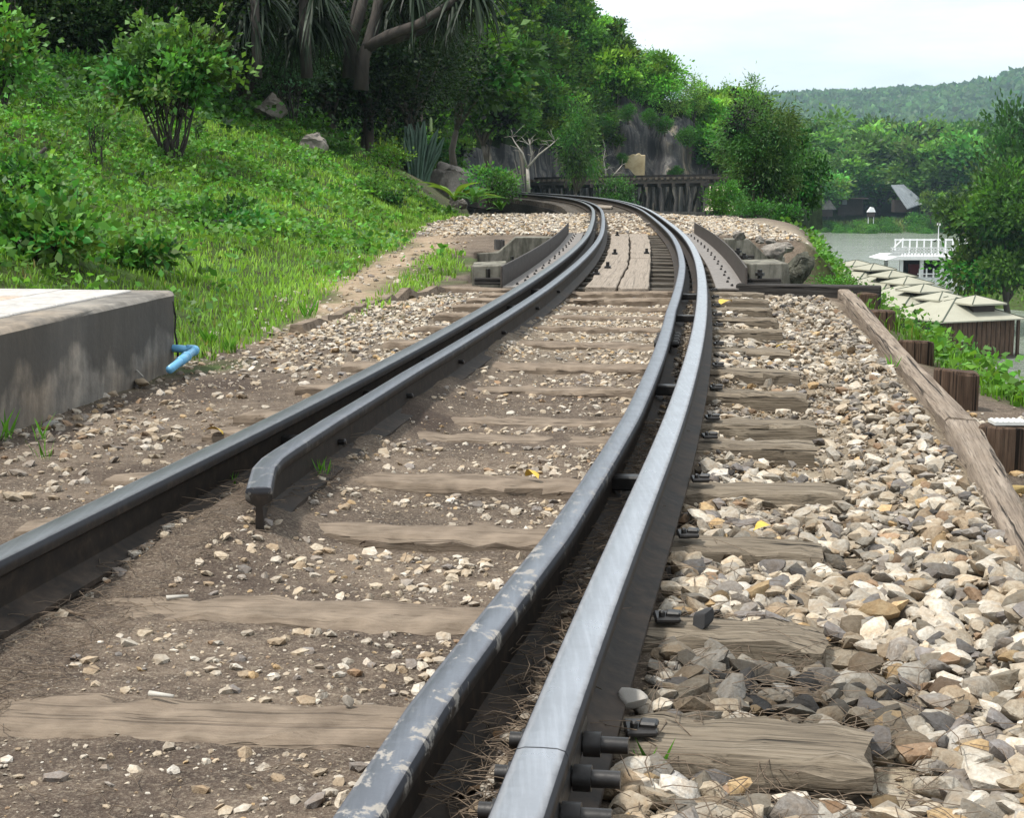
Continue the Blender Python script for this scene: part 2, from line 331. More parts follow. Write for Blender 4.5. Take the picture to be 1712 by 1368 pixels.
g = N('forest_floor'); v = g.coord('Object'); f = g.noise(v, .8, 8, .7)
g.set(Base_Color=g.ramp(f, (.35, (.02, .025, .012)), (.55, (.035, .055, .02)), (.7, (.06, .1, .03))), Roughness=1., Specular_IOR_Level=.05); g.bump(f, 1., .5); M['forest_floor'] = g.m
g = N('far_wood'); v = g.coord('Object'); f = g.noise(v, .05, 8, .75); fv = g.voro(v, .11, 'Color')
g.set(Base_Color=g.mix(.5, g.ramp(f, (.35, (.028, .055, .022)), (.5, (.05, .1, .03)), (.66, (.1, .17, .045))), g.ramp(fv, (0., (.03, .06, .02)), (1., (.11, .18, .05)))), Roughness=1., Specular_IOR_Level=.05); g.bump(g.noise(v, .12, 6, .7), 1., 9.); M['far_wood'] = g.m
def plain(name, c, rough=.6, var=.25, sc=4, met=0, spec=.4):
    g = N(name); f = g.noise(g.coord('Object'), sc, 5); g.set(Base_Color=g.ramp(f, (.3, tuple(q*(1-var) for q in c)), (.7, c)), Roughness=rough, Metallic=met, Specular_IOR_Level=spec); return g.m
M['pvc'] = plain('blue_pvc', (.16, .42, .66), .35, .12, 12); M['white_paint'] = plain('white_paint', (.78, .79, .8), .5, .12, 1.5)
M['shingle'] = plain('grey_green_roof', (.36, .35, .28), .8, .14, 1.2); M['shingle_edge'] = plain('dark_roof_edge', (.07, .085, .06), .8)
M['thatch'] = plain('weathered_thatch', (.27, .25, .24), .95, .5, 2.5); M['tin'] = plain('grey_tin_roof', (.3, .33, .36), .5, .3, 1.5)
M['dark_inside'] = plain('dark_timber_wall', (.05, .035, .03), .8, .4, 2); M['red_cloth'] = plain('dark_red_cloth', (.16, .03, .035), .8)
M['plate'] = plain('pale_tread_plate', (.6, .6, .58), .6, .15, 30); M['needle'] = plain('dry_needle', (.17, .125, .088), .8, .4, 60); M['dead_leaf'] = plain('dead_leaf', (.3, .17, .08), .7, .45, 40)
M['yellow_leaf'] = plain('yellow_leaf', (.62, .42, .07), .6, .3, 40); M['stick'] = plain('bleached_stick', (.5, .47, .42), .8, .3, 20)
M['cactus'] = plain('blue_green_cactus', (.07, .13, .085), .5, .35, 9)
M['bright_cactus'] = plain('pale_cactus_tip', (.34, .44, .2), .5, .2, 9)
M['sand'] = plain('pale_sand', (.5, .42, .33), .95, .3, .5)
M['person_shirt'] = plain('pale_cloth', (.6, .58, .56), .8)
# ------------------------------------------------------------------ track centreline (s = metres along it, o = metres to its right)
_K = np.array([-2, 1.6, 2.6, 3.6, 5, 8, 13, 20, 30, 42, 56, 90.]); _H = np.array([.1878, .145, .1591, .1618, .146, .1232, .0968, .0609, .0477, -.0056, -.1418, -.2482])
_S = np.arange(-4, 90, .05); _h = np.interp(_S, _K, _H)
_X = np.cumsum(np.sin(_h))*.05; _Y = np.cumsum(np.cos(_h))*.05
_i0 = np.searchsorted(_S, -2.0); _X += -1.123 - _X[_i0]; _Y += -1.9 - _Y[_i0]
def tp(s, o=0., z=0.):
    h = np.interp(s, _S, _h); return np.stack([np.interp(s, _S, _X) + o*np.cos(h), np.interp(s, _S, _Y) - o*np.sin(h), np.zeros_like(np.asarray(s, float)) + z], -1)
def hd(s): return float(np.interp(s, _S, _h))
def so(X, Y):                            # approximate inverse
    X = np.asarray(X, float); Y = np.asarray(Y, float); s = np.interp(Y, _Y, _S); o = 0
    for _ in range(3):
        h = np.interp(s, _S, _h); dx = X - np.interp(s, _S, _X); dy = Y - np.interp(s, _S, _Y)
        dy = np.where((Y > _Y[-1]) | (Y < _Y[0]), 0, dy); o = dx*np.cos(h) - dy*np.sin(h); s = s + np.clip(dx*np.sin(h) + dy*np.cos(h), -2, 2)
    return s, o
GAUGE = .537; BR0, BR1 = 11.45, 21.9     # the bridge; the viaduct starts at VI
VI = 34.0
WATER = -10.0
# ------------------------------------------------------------------ terrain
def height(X, Y, fine=True):
    X = np.asarray(X, float); Y = np.asarray(Y, float); s, o = so(X, Y)
    z = np.full(X.shape, -.022)
    nz = fbm(X*1.1, Y*1.1, 4)*.05 + fbm(X*7, Y*7, 3)*.022
    z = z + np.where(np.abs(o) < 3, nz*np.where(o > .6, 1.2, .9), nz)
    z = z - .032*sst(o, .6, .9)*sst(-s, -11, -10)
    ntr = sst(-s, -11, -9.5)
    z = z + (.015 + fbm(X*5, Y*5, 3)*.013)*(1 - sst(np.abs(o), .45, .6))*ntr + (.046 + fbm(X*4, Y*4+9, 3)*.03)*np.exp(-((o+.43)/.14)**2)*ntr*sst(s, 2.9, 3.3) + .022*np.exp(-((o+.54)/.11)**2)*(1 - sst(s, 2.9, 3.3)) + (.042 + fbm(X*9, Y*9+4, 2)*.02)*np.exp(-((o-.455)/.04)**2)*ntr
    z = z + .05*np.exp(-((s-3.42)/.24)**2 - ((o+.31)/.13)**2) + .014*np.exp(-((o+.42)/.13)**2)*sst(s, 3.3, 3.8)*sst(-s, -10, -8)
    z = z + .055*np.exp(-((o-1.29)/.1)**2)*sst(-s, -10.6, -9.8)
    # hillside on the left
    base = np.interp(s, [0, 8, 14, 22, 30, 36, 90], [2.4, 1.95, 2.3, 3.0, 3.4, 3.4, 3.4])
    d = np.maximum(0, -o - base); m = 1 + np.clip(s - 18, 0, 22)*.085
    hill = (.2*d + .016*d*d)*m*sst(d, -.3, 1.2); hill = 3.4*(1 - np.exp(-hill/3.4)) + .05*np.maximum(d-14, 0)
    z = z + hill + fbm(X*.5, Y*.5, 4)*np.clip(d*.35, 0, .7)
    # right shelf and slope down to the river
    oe = np.interp(s, [0, 4, 7, 11, 14, 22, 30, 40, 60], [2.3, 2.1, 1.62, 1.55, 1.75, 2.2, 3.0, 3.3, 3.5])
    e = np.maximum(0, o - oe); z = z - np.interp(s, [0, 9, 13], [.62, .62, 1.0])*e*sst(e, -.2, .8) - .05*np.clip((o - 1.35)*3, 0, 1) + fbm(X*.8+5, Y*.8, 4)*np.clip(e*.35, 0, .8)
    # gully under the bridge, drop under the viaduct
    gl = sst(s, BR0-.12, BR0+.12)*(1 - sst(s, BR1-.12, BR1+.12))*np.maximum(sst(o, -1.06, -.98), sst(o, np.interp(s, [12.3, 17.4], [-1.18, -1.7]), np.interp(s, [12.3, 17.4], [-1.1, -1.62]))*sst(s, 12.3, 12.4)*(1-sst(s, 17.35, 17.5)))
    z = z - 2.4*gl
    vi = sst(s, VI, VI+.7)*sst(o, -3.6, -2.4); z = z*(1-vi) + np.minimum(z, -3.2 + fbm(X*.3, Y*.3)*1.5)*vi
    # beyond the viaduct: valley floor, then the river bed, the near bank and the far bank
    far = sst(Y, 62, 80); vall = -3.4 + fbm(X*.12, Y*.12)*1.6
    z = z*(1-far) + vall*far
    rv = sst(X - .155*Y, -1.0, 9.0)*sst(Y, 40, 70); z = z*(1-rv) + np.minimum(z, -11.2)*rv
    z = np.maximum(z, -11.5)
    lawn = np.exp(-(((X-47)/9.5)**2 + ((Y-139)/13)**2)*1.2); z = np.maximum(z, -11.2 + 3.4*lawn)
    fb = sst(Y - 12*np.sin(X*.03), 292, 322); z = np.maximum(z, -11.5 + fb*(3.6 + fbm(X*.05, Y*.05)*2) + np.clip((Y-330)*.035, 0, 40))
    return z
def hitg(px, py, y0=3., y1=120.):        # where the pixel's sight line meets the terrain
    d = ray(px, py); t = np.exp(np.linspace(math.log(y0), math.log(y1), 4000)); P = np.outer(t/d[1], d); P[:, 2] += HC
    below = P[:, 2] <= height(P[:, 0], P[:, 1]); i = int(np.argmax(below)) if below.any() else len(t)-1
    return P[i]
def axis(fine0, fine1, st, growth, lo, hi):
    a = list(np.arange(fine0, fine1, st)); d = st
    while a[-1] < hi: d *= growth; a.append(a[-1] + d)
    b = []; d = st; x = fine0
    while x > lo: d *= growth; x -= d; b.append(x)
    return np.array(b[::-1] + a)
gx = axis(-2.6, 2.6, .055, 1.085, -5000, 5000); gy = axis(1.0, 12, .055, 1.03, -60, 5200)
GX, GY = np.meshgrid(gx, gy); Z = height(GX, GY)
nx, ny = len(gx), len(gy); idx = np.arange(nx*ny).reshape(ny, nx)
quads = np.stack([idx[:-1, :-1], idx[:-1, 1:], idx[1:, 1:], idx[1:, :-1]], -1).reshape(-1, 4)
sG, oG = so(GX, GY)
base = np.interp(sG, [0, 8, 9.5, 16, 18, 22, 30, 36], [2.2, 1.6, 1.25, 1.3, 2.2, 3.0, 3.2, 3.2])
ns = fbm(GX*1.7, GY*1.7, 4)
grassy = sst(-oG - base + ns*1.6, -.1, .5)
oe = np.interp(sG, [0, 4, 6.2, 7, 11, 14, 22, 30, 40], [2.6, 2.4, 2.0, 1.62, 1.55, 2.2, 2.4, 3.3, 3.4])
grassy = np.maximum(grassy, sst(oG - oe + ns*.8, -.1, .4)); grassy = np.where((sG > VI+.5) & (np.abs(oG) < 5), .6, grassy); grassy = np.where(GY > 70, 1, grassy)
pc = np.interp(sG, [7, 9, 12, 16, 20, 24, 28], [1.45, 1.6, 1.95, 2.3, 2.5, 2.6, 2.6])
path = np.exp(-((-oG - pc + ns*.5)/np.interp(sG, [7, 10, 20, 28], [.14, .2, .32, .5]))**2)*sst(sG, 7, 9)*(1 - sst(sG, 27, 31))
ballast = np.maximum(sst(oG, .55, .75)*(1-sst(oG, 1.3, 1.5))*(1-sst(sG, 10.8, 11.2)), sst(sG, 22.3, 23)*(1-sst(sG, 33, 34))*sst(-np.abs(oG), -3.2, -2.2))
ballast = ballast*np.clip(.75 + ns*1.6, 0, 1); ballast = np.maximum(ballast, sst(sG, 6, 8)*(1-sst(np.abs(oG), .6, 1.4))*.4)
damp = (1 - sst(oG, -.2, .5))*(1 - sst(sG, 6, 9))
ground = link('ground', npmesh('ground', np.stack([GX, GY, Z], -1), quads, True, attr=dict(grassy=grassy, ballast=ballast, path=path, damp=damp)), M['ground'], kind='structure')
# river
def grid_obj(name, x0, x1, y0, y1, z, m, **k):
    return link(name, MB().add([(x0, y0, z), (x1, y0, z), (x1, y1, z), (x0, y1, z)], [(0, 1, 2, 3)]).mesh(name), m, **k)
grid_obj('river', -60, 900, 40, 360, WATER, M['water'], kind='structure')
# far hills: one sheet of ridges with tree-top relief
hx = np.arange(-900, 2600, 9.); hy = np.concatenate([np.arange(900, 1500, 30), np.arange(1500, 2060, 9.), np.arange(2060, 2900, 60)])
HX, HY = np.meshgrid(hx, hy)
rp = np.array([(600, 240), (1000, 200), (1180, 178), (1290, 171), (1400, 168), (1500, 162), (1600, 158), (1630, 149), (1655, 152), (1690, 136), (1720, 134), (1760, 150), (1900, 175), (2300, 200), (4200, 215)], float)
rz = (YH - rp[:, 1])/F*1950; rx = (rp[:, 0] - CX)/F*1950
ridge = np.interp(HX*1950/HY, rx, rz)
prof = sst(HY, 950, 1960)*(1 - .5*sst(HY, 2000, 2900))
bl = np.abs(fbm(HX/16, HY/16, 2))*26 + fbm(HX/130, HY/130, 4)*40*prof
HZ = -10 + prof*(ridge + 8) + bl*.55*sst(HY, 1000, 1400) - .018*np.abs(HY-1960)*0
ix = np.arange(HX.size).reshape(HX.shape)
link('hills', npmesh('hills', np.stack([HX, HY, HZ], -1), np.stack([ix[:-1, :-1], ix[:-1, 1:], ix[1:, 1:], ix[1:, :-1]], -1).reshape(-1, 4), True), M['far_wood'], kind='structure')

r77 = np.random.default_rng(77); nn = 60000; Yh = r77.uniform(1250, 2010, nn); Xh = (r77.uniform(1180, 1800, nn)-CX)/F*Yh
hz_ = np.empty(nn); ixx = np.clip(np.searchsorted(hx, Xh), 1, len(hx)-1); iyy = np.clip(np.searchsorted(hy, Yh), 1, len(hy)-1); hz_ = HZ[iyy, ixx]
_D = r77.normal(size=(nn, 3)) + (0, -.3, .6); _D /= np.linalg.norm(_D, axis=1)[:, None]; _q = np.cross(_D, r77.normal(size=(nn, 3))); _q /= np.linalg.norm(_q, axis=1)[:, None]; _L = r77.uniform(4, 10, nn)[:, None]
_P = np.stack([Xh, Yh, hz_ - 1], 1); _V = np.stack([_P, _P + _D*_L*.5 + _q*_L*.45, _P + _D*_L, _P + _D*_L*.5 - _q*_L*.45], 1).reshape(-1, 3)
_c = np.array([.075, .15, .045])*(1 + 1.3*fbm(Xh/28, Yh/28, 3)[:, None])*(1 + .3*r77.normal(size=(nn, 1)))*(1 + .1*r77.normal(size=(nn, 3)))
link('far_wood', npmesh('far_wood', _V, np.arange(nn*4).reshape(nn, 4), False, tint=np.clip(np.repeat(_c, 4, 0), .015, .4)), M['leaf'], kind='stuff')

# steep wooded hill beyond the viaduct, with a bare limestone cliff at its foot
def zb(X): return np.interp(X, [-80, -40, -16, -6, 4, 12, 15.5, 19, 30], [95, 90, 86, 96, 113, 115, 119, 130, 160])
def zr(X): return np.interp(X, [-80, -10, 0, 5.4, 9.4, 13.6, 15.5, 17.7, 22, 30], [46, 30, 19, 11.4, 7.6, 4.2, 3.4, 2.6, 1.5, 0])
def hill_y(X, z): return zb(X) + np.clip(z, 0, None)*.62 + np.clip(z+4, 0, 4)*.12
tx = np.concatenate([np.arange(-80, -8, 2.), np.arange(-8, 20, .45), np.arange(20, 31, 1.5)]); tv = np.concatenate([np.linspace(0, 1, 60), 1 + np.linspace(.02, 1, 20)])
TX, TV = np.meshgrid(tx, tv); zrr = zr(TX); TZ = np.where(TV <= 1, -4.5 + TV*(zrr + 4.5), zrr - (TV-1)*zrr*.3)
TY = hill_y(TX, np.minimum(TZ, zrr)) + np.where(TV > 1, (TV-1)*70, 0) + fbm(TX*.25, TZ*.25, 4)*4*sst(TZ, 1, 5) + np.clip(fbm(TX*.8, TZ*.14, 4)*3.6 + fbm(TX*2.0, TZ*.6, 3)*1.3, -1.6, 1.6)*(TV <= 1)*1.1
ti = np.arange(TX.size).reshape(TX.shape); tq = np.stack([ti[:-1, :-1], ti[:-1, 1:], ti[1:, 1:], ti[1:, :-1]], -1).reshape(-1, 4)
cen = np.stack([TX, TY, TZ], -1).reshape(-1, 3)[tq].mean(1)
clf = (cen[:, 0] > -4) & (cen[:, 0] < 14.6) & (cen[:, 2] < np.interp(cen[:, 0], [-4, 6.5, 7.2, 8, 10, 14.6], [2.6, 2.8, 5.2, 6.6, 5.4, 4.6]))
V3 = np.stack([TX, TY, TZ], -1).reshape(-1, 3)
def sub(mask):
    q = tq[mask]; u, inv = np.unique(q, return_inverse=True); return V3[u], inv.reshape(q.shape)
v_, q_ = sub(clf); link('cliff', npmesh('cliff', v_, q_, True), M['cliff'], kind='structure')
v_, q_ = sub(~clf); link('hillside', npmesh('hillside', v_, q_, True), M['forest_floor'], kind='structure')
# the worn pale patch on the cliff is a flake of fresh tan rock standing a little proud
def flake(x0, x1, z0, z1, m, yoff=-.9):
    b = MB(); n = 7
    P = [(x0 + (x1-x0)*i/n + rnd.uniform(-.05, .05), z0 if k == 0 else z1 + rnd.uniform(-.12, .12)) for k in (0, 1) for i in range(n+1)]
    poly = P[:n+1] + P[n+1:][::-1]
    Y = float(hill_y(np.array((x0+x1)/2), 2.)) + yoff
    b.prism(poly, lambda u, v: (u, Y, v), lambda u, v: (u, Y+1.4, v)); return b
M['tan_rock'] = rock('fresh_tan_rock', (.3, .23, .13), (.42, .34, .21), (.5, .42, .29), .1, 1.2)

# ------------------------------------------------------------------ rails
PROF = [(-.056, 0), (.056, 0), (.056, .010), (.02, .021), (.009, .030), (.008, .083), (.026, .092), (.0315, .098), (.0315, .116), (.028, .1225), (.019, .1252), (0, .1258),
        (-.019, .1252), (-.028, .1225), (-.0315, .116), (-.0315, .098), (-.026, .092), (-.008, .083), (-.009, .030), (-.02, .021), (-.056, .010)]
RZ = .015
def rail_mesh(name, S, O, m, Zo=None, hw=1.):
    PROF = [(x*(hw if z > .05 else 1.), z) for x, z in globals()['PROF']]; n = len(PROF); V = []
    Zo = np.zeros(len(S)) if Zo is None else Zo
    P = np.array([tp(s, o) for s, o in zip(S, O)])
    T = np.gradient(P[:, :2], axis=0); T /= np.linalg.norm(T, axis=1)[:, None]
    for p, t, zz in zip(P, T, Zo):
        for x, z in PROF: V.append((p[0] + t[1]*x, p[1] - t[0]*x, RZ + z + zz))
    k = len(S); Fs = [(i*n+j, i*n+(j+1) % n, (i+1)*n+(j+1) % n, (i+1)*n+j) for i in range(k-1) for j in range(n)]
    Fs += [tuple(range(n)), tuple(range((k-1)*n, k*n))[::-1]]
    me = MB().add(V, Fs).mesh(name)
    me.polygons.foreach_set('use_smooth', [len(p.vertices) == 4 for p in me.polygons])
    me.set_sharp_from_angle(angle=R(42)); return me
def srange(a, b):
    s = [a]; 
    while s[-1] < b: s.append(s[-1] + (.12 if s[-1] < 12 else .3 if s[-1] < 34 else .6))
    s[-1] = b; return np.array(s)
JS = 1.87                                # joint of the right running rail
def rail_thing(name, label, segs, m, off, hw=1.):
    root = empty(name, tuple(tp(segs[0][0], float(off(segs[0][0])), 0)), label=label, cat='rail'); inv = Matrix.Translation(root.location).inverted()
    for a, b in segs:
        S = srange(a, b); me = rail_mesh('rail_length', S, off(S), m, hw=hw); me.transform(inv); link('rail_length', me, m, root)
    return root, inv
rr, rr_i = rail_thing('running_rail', 'polished running rail nearest the bright ballast shoulder, jointed close to the camera', [(.2, JS-.002), (JS+.002, 78)], M['rail_bright'], lambda s: np.full_like(np.asarray(s, float), GAUGE))
lr, lr_i = rail_thing('running_rail', 'dark grey running rail nearest the concrete platform and the grassy slope', [(-.5, 78)], M['rail_grey'], lambda s: np.full_like(np.asarray(s, float), -GAUGE))
gr_off = lambda s: np.interp(s, [0, 2, 3, 4.5, 6, 8, 12, 25, 78], [.365, .375, .412, .42, .41, .39, .41, .395, .385])
GJ = 7.25
rg, rg_i = rail_thing('guard_rail', 'mud spattered dark guard rail beside the polished running rail', [(.2, GJ-.002), (GJ+.002, 70)], M['rail_guard'], gr_off, .84)
gl_off = lambda s: np.interp(s, [3.3, 3.43, 3.55, 3.65, 3.78, 4.3, 5.4, 7, 9.5, 20, 78], [-.262, -.298, -.333, -.354, -.363, -.38, -.394, -.39, -.375, -.38, -.385])
lg, lg_i = rail_thing('guard_rail', 'guard rail with a bent free end beside the dark grey running rail', [(3.34, 70)], M['rail_guard'], gl_off, .9)
# joint of the right running rail: fishplates and long bolts
def fish(parent, inv, s0, off, nb, both=True, long=False):
    for sd_ in (-1, 1):
        b = MB(); pr = [(.010, .030), (.022, .030), (.026, .045), (.026, .068), (.022, .086), (.010, .086)]
        SS = np.linspace(s0-.24, s0+.24, 6)
        V = []
        for s in SS:
            p = tp(s, off); h = hd(s)
            for x, z in pr: V.append((p[0] + math.cos(h)*x*sd_, p[1] - math.sin(h)*x*sd_, RZ+z))
        n = len(pr); b.add(V, [(i*n+j, i*n+(j+1) % n, (i+1)*n+(j+1) % n, (i+1)*n+j) for i in range(5) for j in range(n)] + [tuple(range(n)), tuple(range(5*n, 6*n))])
        me = b.mesh('fishplate'); me.transform(inv); link('fishplate', me, M['iron'], parent)
    for q in np.linspace(s0-.18, s0+.18, nb):
        h = hd(q); b = MB(); L = .085 if long else .055
        f = lambda o: tuple(tp(q, off+o, RZ+.057))
        b.tube([f(-L*.8), f(L)], .011, 12); b.tube([f(.028), f(.05)], .0165, 12); b.tube([f(-.052), f(-.03)], .015, 12)
        me = b.mesh('bolt', True); me.set_sharp_from_angle(angle=R(40)); me.transform(inv); link('bolt', me, M['iron'], parent)
fish(rr, rr_i, JS+.03, GAUGE, 4, long=True); fish(rg, rg_i, GJ, float(gr_off(GJ)), 4)
# spacer blocks between each pair of rails
def spacers(parent, inv, SS, o0, o1, lab='spacer_block'):
    for s in SS:
        b = MB(); a = tp(s, o0(s), RZ+.052); c = tp(s, o1(s), RZ+.052); b.bar(a, c, .045, .035); b.tube([tp(s, o0(s)*1.0 - .03*np.sign(o0(s)), RZ+.055), tp(s, o1(s), RZ+.055)], .01, 7)
        me = b.mesh(lab, bevel=.006, seg=1); me.transform(inv); link(lab, me, M['iron'], parent)
spacers(lg, lg_i, [4.35, 5.3, 6.3, 7.5, 8.9, 10.2], lambda s: float(gl_off(s)), lambda s: -GAUGE)
spacers(rg, rg_i, [1.45, 3.9, 5.6, 8.4, 9.9], lambda s: float(gr_off(s)), lambda s: GAUGE)

# ------------------------------------------------------------------ sleepers
ORD = ['nearest', 'second', 'third', 'fourth', 'fifth', 'sixth', 'seventh', 'eighth', 'ninth', 'tenth', 'eleventh', 'twelfth', 'thirteenth', 'fourteenth', 'fifteenth', 'sixteenth', 'seventeenth', 'eighteenth', 'nineteenth', 'twentieth', 'twenty first', 'twenty second', 'twenty third', 'twenty fourth', 'twenty fifth', 'twenty sixth', 'twenty seventh', 'twenty eighth', 'twenty ninth', 'thirtieth', 'thirty first', 'thirty second', 'thirty third', 'thirty fourth', 'thirty fifth', 'thirty sixth', 'thirty seventh', 'thirty eighth', 'thirty ninth', 'fortieth', 'forty first', 'forty second', 'forty third', 'forty fourth', 'forty fifth', 'forty sixth', 'forty seventh', 'forty eighth', 'forty ninth', 'fiftieth']
def worn_beam(L, W, H, seed, rough=.006, nl=26, split=True):
    r = np.random.default_rng(seed); prof = [(-W/2, -H), (-W/2, -.012), (-W/2+.012, -.002), (-W*.2, .0), (W*.15, .001), (W/2-.014, -.003), (W/2, -.014), (W/2, -H)]
    xs = np.linspace(-L/2, L/2, nl); n = len(prof); V = []
    for i, x in enumerate(xs):
        e = min(i, nl-1-i)
        for j, (y, z) in enumerate(prof):
            k = rough*(1.6 if j in (1, 2, 5, 6) else .6); yy = y + r.normal()*k*.7; zz = z + (r.normal()*k*.5 if j not in (0, 7) else 0) + .006*math.sin(x*3+seed)
            if e == 0: yy *= .96; zz -= .006
            V.append((x + (r.normal()*.006 if e == 0 else 0), yy, zz))
    Fs = [(i*n+j, i*n+j+1, (i+1)*n+j+1, (i+1)*n+j) for i in range(nl-1) for j in range(n-1)] + [tuple(range(n)), tuple(range((nl-1)*n, nl*n))[::-1]]
    me = MB().add(V, Fs).mesh('sleeper'); me.polygons.foreach_set('use_smooth', [len(p.vertices) == 4 for p in me.polygons]); me.set_sharp_from_angle(angle=R(35)); return me
beams = [worn_beam(1.9, .165, .14, i, .005, 40) for i in range(6)]
def clip_mesh():
    b = MB(); b.box((.0, 0, .005), (.045, .055, .01), .15); b.box((-.012, 0, .012), (.026, .024, .01), -.1); b.tube([(.008, .012, .008), (.008, .012, .02)], .007, 6)
    return b.mesh('rail_clip', bevel=.003, seg=1)
CLIP = clip_mesh(); CLIP.materials.append(M['iron'])
s_main = [2.3, 2.88, 3.57, 4.2, 4.93, 5.3, 6.02, 6.73, 7.57, 8.39, 9.07, 9.71, 10.33, 10.9]
look = {0: 'wide dusty timber sleeper with a clean cut grey end', 1: 'cracked weathered timber sleeper carrying a black stone', 2: 'curved dusty timber sleeper', 3: 'long flat timber sleeper ending in a raised plank end', 4: 'half buried timber sleeper'}
def sleeper(s, me, m, label, z=0, rot=0, clips=(1, 1, 1, 1), group='timber sleepers under the track', nm='sleeper'):
    p = tp(s, 0, z); o = link(nm, me, m, loc=tuple(p), label=label, cat='sleeper', group=group); o.rotation_euler = (rnd.gauss(0, .02), rnd.gauss(0, .006), -hd(s) + rot)
    if not me.materials: me.materials.append(m)
    o.material_slots[0].link = 'OBJECT'; o.material_slots[0].material = m
    for k, (of, sg) in enumerate(((GAUGE+.085, 1), (GAUGE-.07, -1), (-GAUGE+.07, 1), (-GAUGE-.085, -1))):
        if clips[k]:
            c = link('rail_clip', CLIP, None, o, loc=(of, rnd.uniform(-.02, .02), RZ-.004)); c.rotation_euler.z = 0 if sg < 0 else math.pi
    return o
LEN = [1.88, 1.8, 1.82, 1.95, 1.87, 1.9]
for i, s in enumerate(s_main):
    sleeper(s, worn_beam(LEN[i], .165 if i else .18, .14, 50+i, .005, 40) if i < 6 else beams[i % 6], M['sleeper_dusty'] if False else M['sleeper'], (look.get(i, 'shallow buried timber sleeper among stones') + f', {ORD[i]} from the camera'),
            z=[.004, .006, .004, .003, .0, .002, .008, .01, .014, .016, .018, .018, .02, .02][i], rot=rnd.gauss(0, .012), clips=(1, 0, 0, 1))
# bridge ties: closer together, dark, standing over the gully
tie = worn_beam(2.05, .2, .2, 77, .004, 14)
nb = int((BR1-BR0)/.55)
for i in range(nb+1):
    sleeper(BR0 + .1 + i*(BR1-BR0-.2)/nb, tie, M['bridge_tie'], f'dark open deck timber of the short bridge, {ORD[i]} from its near end', z=.0, clips=(0, 0, 0, 0), group='open deck timbers of the bridge', nm='bridge_timber')
for i in range(18):
    sleeper(22.35 + i*.66, beams[(i+2) % 6], M['sleeper'], f'pale timber sleeper in ballast beyond the bridge, {ORD[i]} after the bridge', z=.0, clips=(0, 0, 0, 0), group='sleepers beyond the bridge')

# ------------------------------------------------------------------ bridge
def strip(pts2, SS, oo, name):            # section (o, z) swept along the track
    n = len(pts2); V = [tuple(tp(s, oo + o, z)) for s in SS for o, z in pts2]; k = len(SS)
    return MB().add(V, [(i*n+j, i*n+(j+1) % n, (i+1)*n+(j+1) % n, (i+1)*n+j) for i in range(k-1) for j in range(n)] + [tuple(range(n))[::-1], tuple(range((k-1)*n, k*n))])
for sg, side in ((-1, 'beside the dark grey rail'), (1, 'beside the polished rail')):
    root = empty('bridge_guard_angle', tuple(tp(BR0, sg*.82)), label=f'long rusty riveted steel angle edging the bridge deck {side}', cat='steel angle', group='steel angles edging the bridge'); inv = Matrix.Translation(root.location).inverted()
    for a, b in ((BR0-.1, 16.2), (16.21, BR1+.2)):
        SS = np.linspace(a, b, 14)
        me = strip([(0, .008), (sg*.014, .008), (sg*.014, .165), (0, .165)], SS, sg*.845, 'web_plate').mesh('web_plate', bevel=.003, seg=1); me.transform(inv); link('web_plate', me, M['girder'], root)
        me = strip([(0, .006), (-sg*.2, .006), (-sg*.2, .022), (0, .022)], SS, sg*.843, 'flange').mesh('flange', bevel=.003, seg=1); me.transform(inv); link('flange', me, M['girder_top'], root)
    rv = MB(); rv.tube([(0, 0, 0), (0, 0, .012), (0, 0, .018)], [.011, .009, .004], 8); rme = rv.mesh('rivet'); rme.materials.append(M['iron'])
    for k in range(26):
        p = tp(BR0 + .1 + k*.4, sg*(.76 - .02*(k % 2)), .021); link('rivet', rme, None, root, loc=tuple(np.array(p) - np.array(root.location)))
    # the girder itself under the deck
    gi = empty('bridge_girder', tuple(tp(BR0, sg*.62, -.16)), label=f'dark steel girder under the bridge deck {side}', cat='girder', group='girders under the bridge'); inv = Matrix.Translation(gi.location).inverted()
    SS = np.linspace(BR0+.02, BR1-.02, 8)
    for nm, sec in (('top_flange', [(-.11, -.163), (.11, -.163), (.11, -.185), (-.11, -.185)]), ('web', [(-.01, -.186), (.01, -.186), (.01, -.7), (-.01, -.7)]), ('bottom_flange', [(-.11, -.701), (.11, -.701), (.11, -.725), (-.11, -.725)])):
        me = strip(sec, SS, sg*.62, nm).mesh(nm); me.transform(inv); link(nm, me, M['girder'], gi)
# walkway planks down the middle
def plank_poly(pts, z, th, label, m=M['plank'], **k):
    P = [gz(x, y, z) for x, y in pts]; c = np.mean(P, 0); b = MB()
    n = len(P); dense = []
    for i in range(n):
        a, e = P[i], P[(i+1) % n]; L = np.linalg.norm(e-a); q = max(1, int(L/.35))
        for j in range(q): dense.append(a + (e-a)*j/q + (rng.normal(size=3)*(.006, .006, 0) if j else 0))
    b.prism([(p[0], p[1]) for p in dense], lambda u, v: (u, v, z-th), lambda u, v: (u, v, z))
    me = b.mesh('walkway_plank', bevel=.005, seg=1)
    ang = math.atan2(P[-1][1]-P[0][1], P[-1][0]-P[0][0]); T = Matrix.Rotation(ang, 4, 'Z').inverted() @ Matrix.Translation(Vector((c[0], c[1], z))).inverted()
    me.transform(T); o = link('walkway_plank', me, m, loc=(c[0], c[1], z), label=label, cat='plank', group='planks laid along the bridge', **k); o.rotation_euler.z = ang; return o
p1 = plank_poly([(978, 479), (1002, 479.5), (1030, 480), (1033, 474), (1050, 440), (1052, 420), (1052, 405), (1051, 391), (1022, 391), (1021, 405), (1016, 425), (1000, 455)], .042, .04, 'long walkway plank with bolts on the left of the bridge walkway')
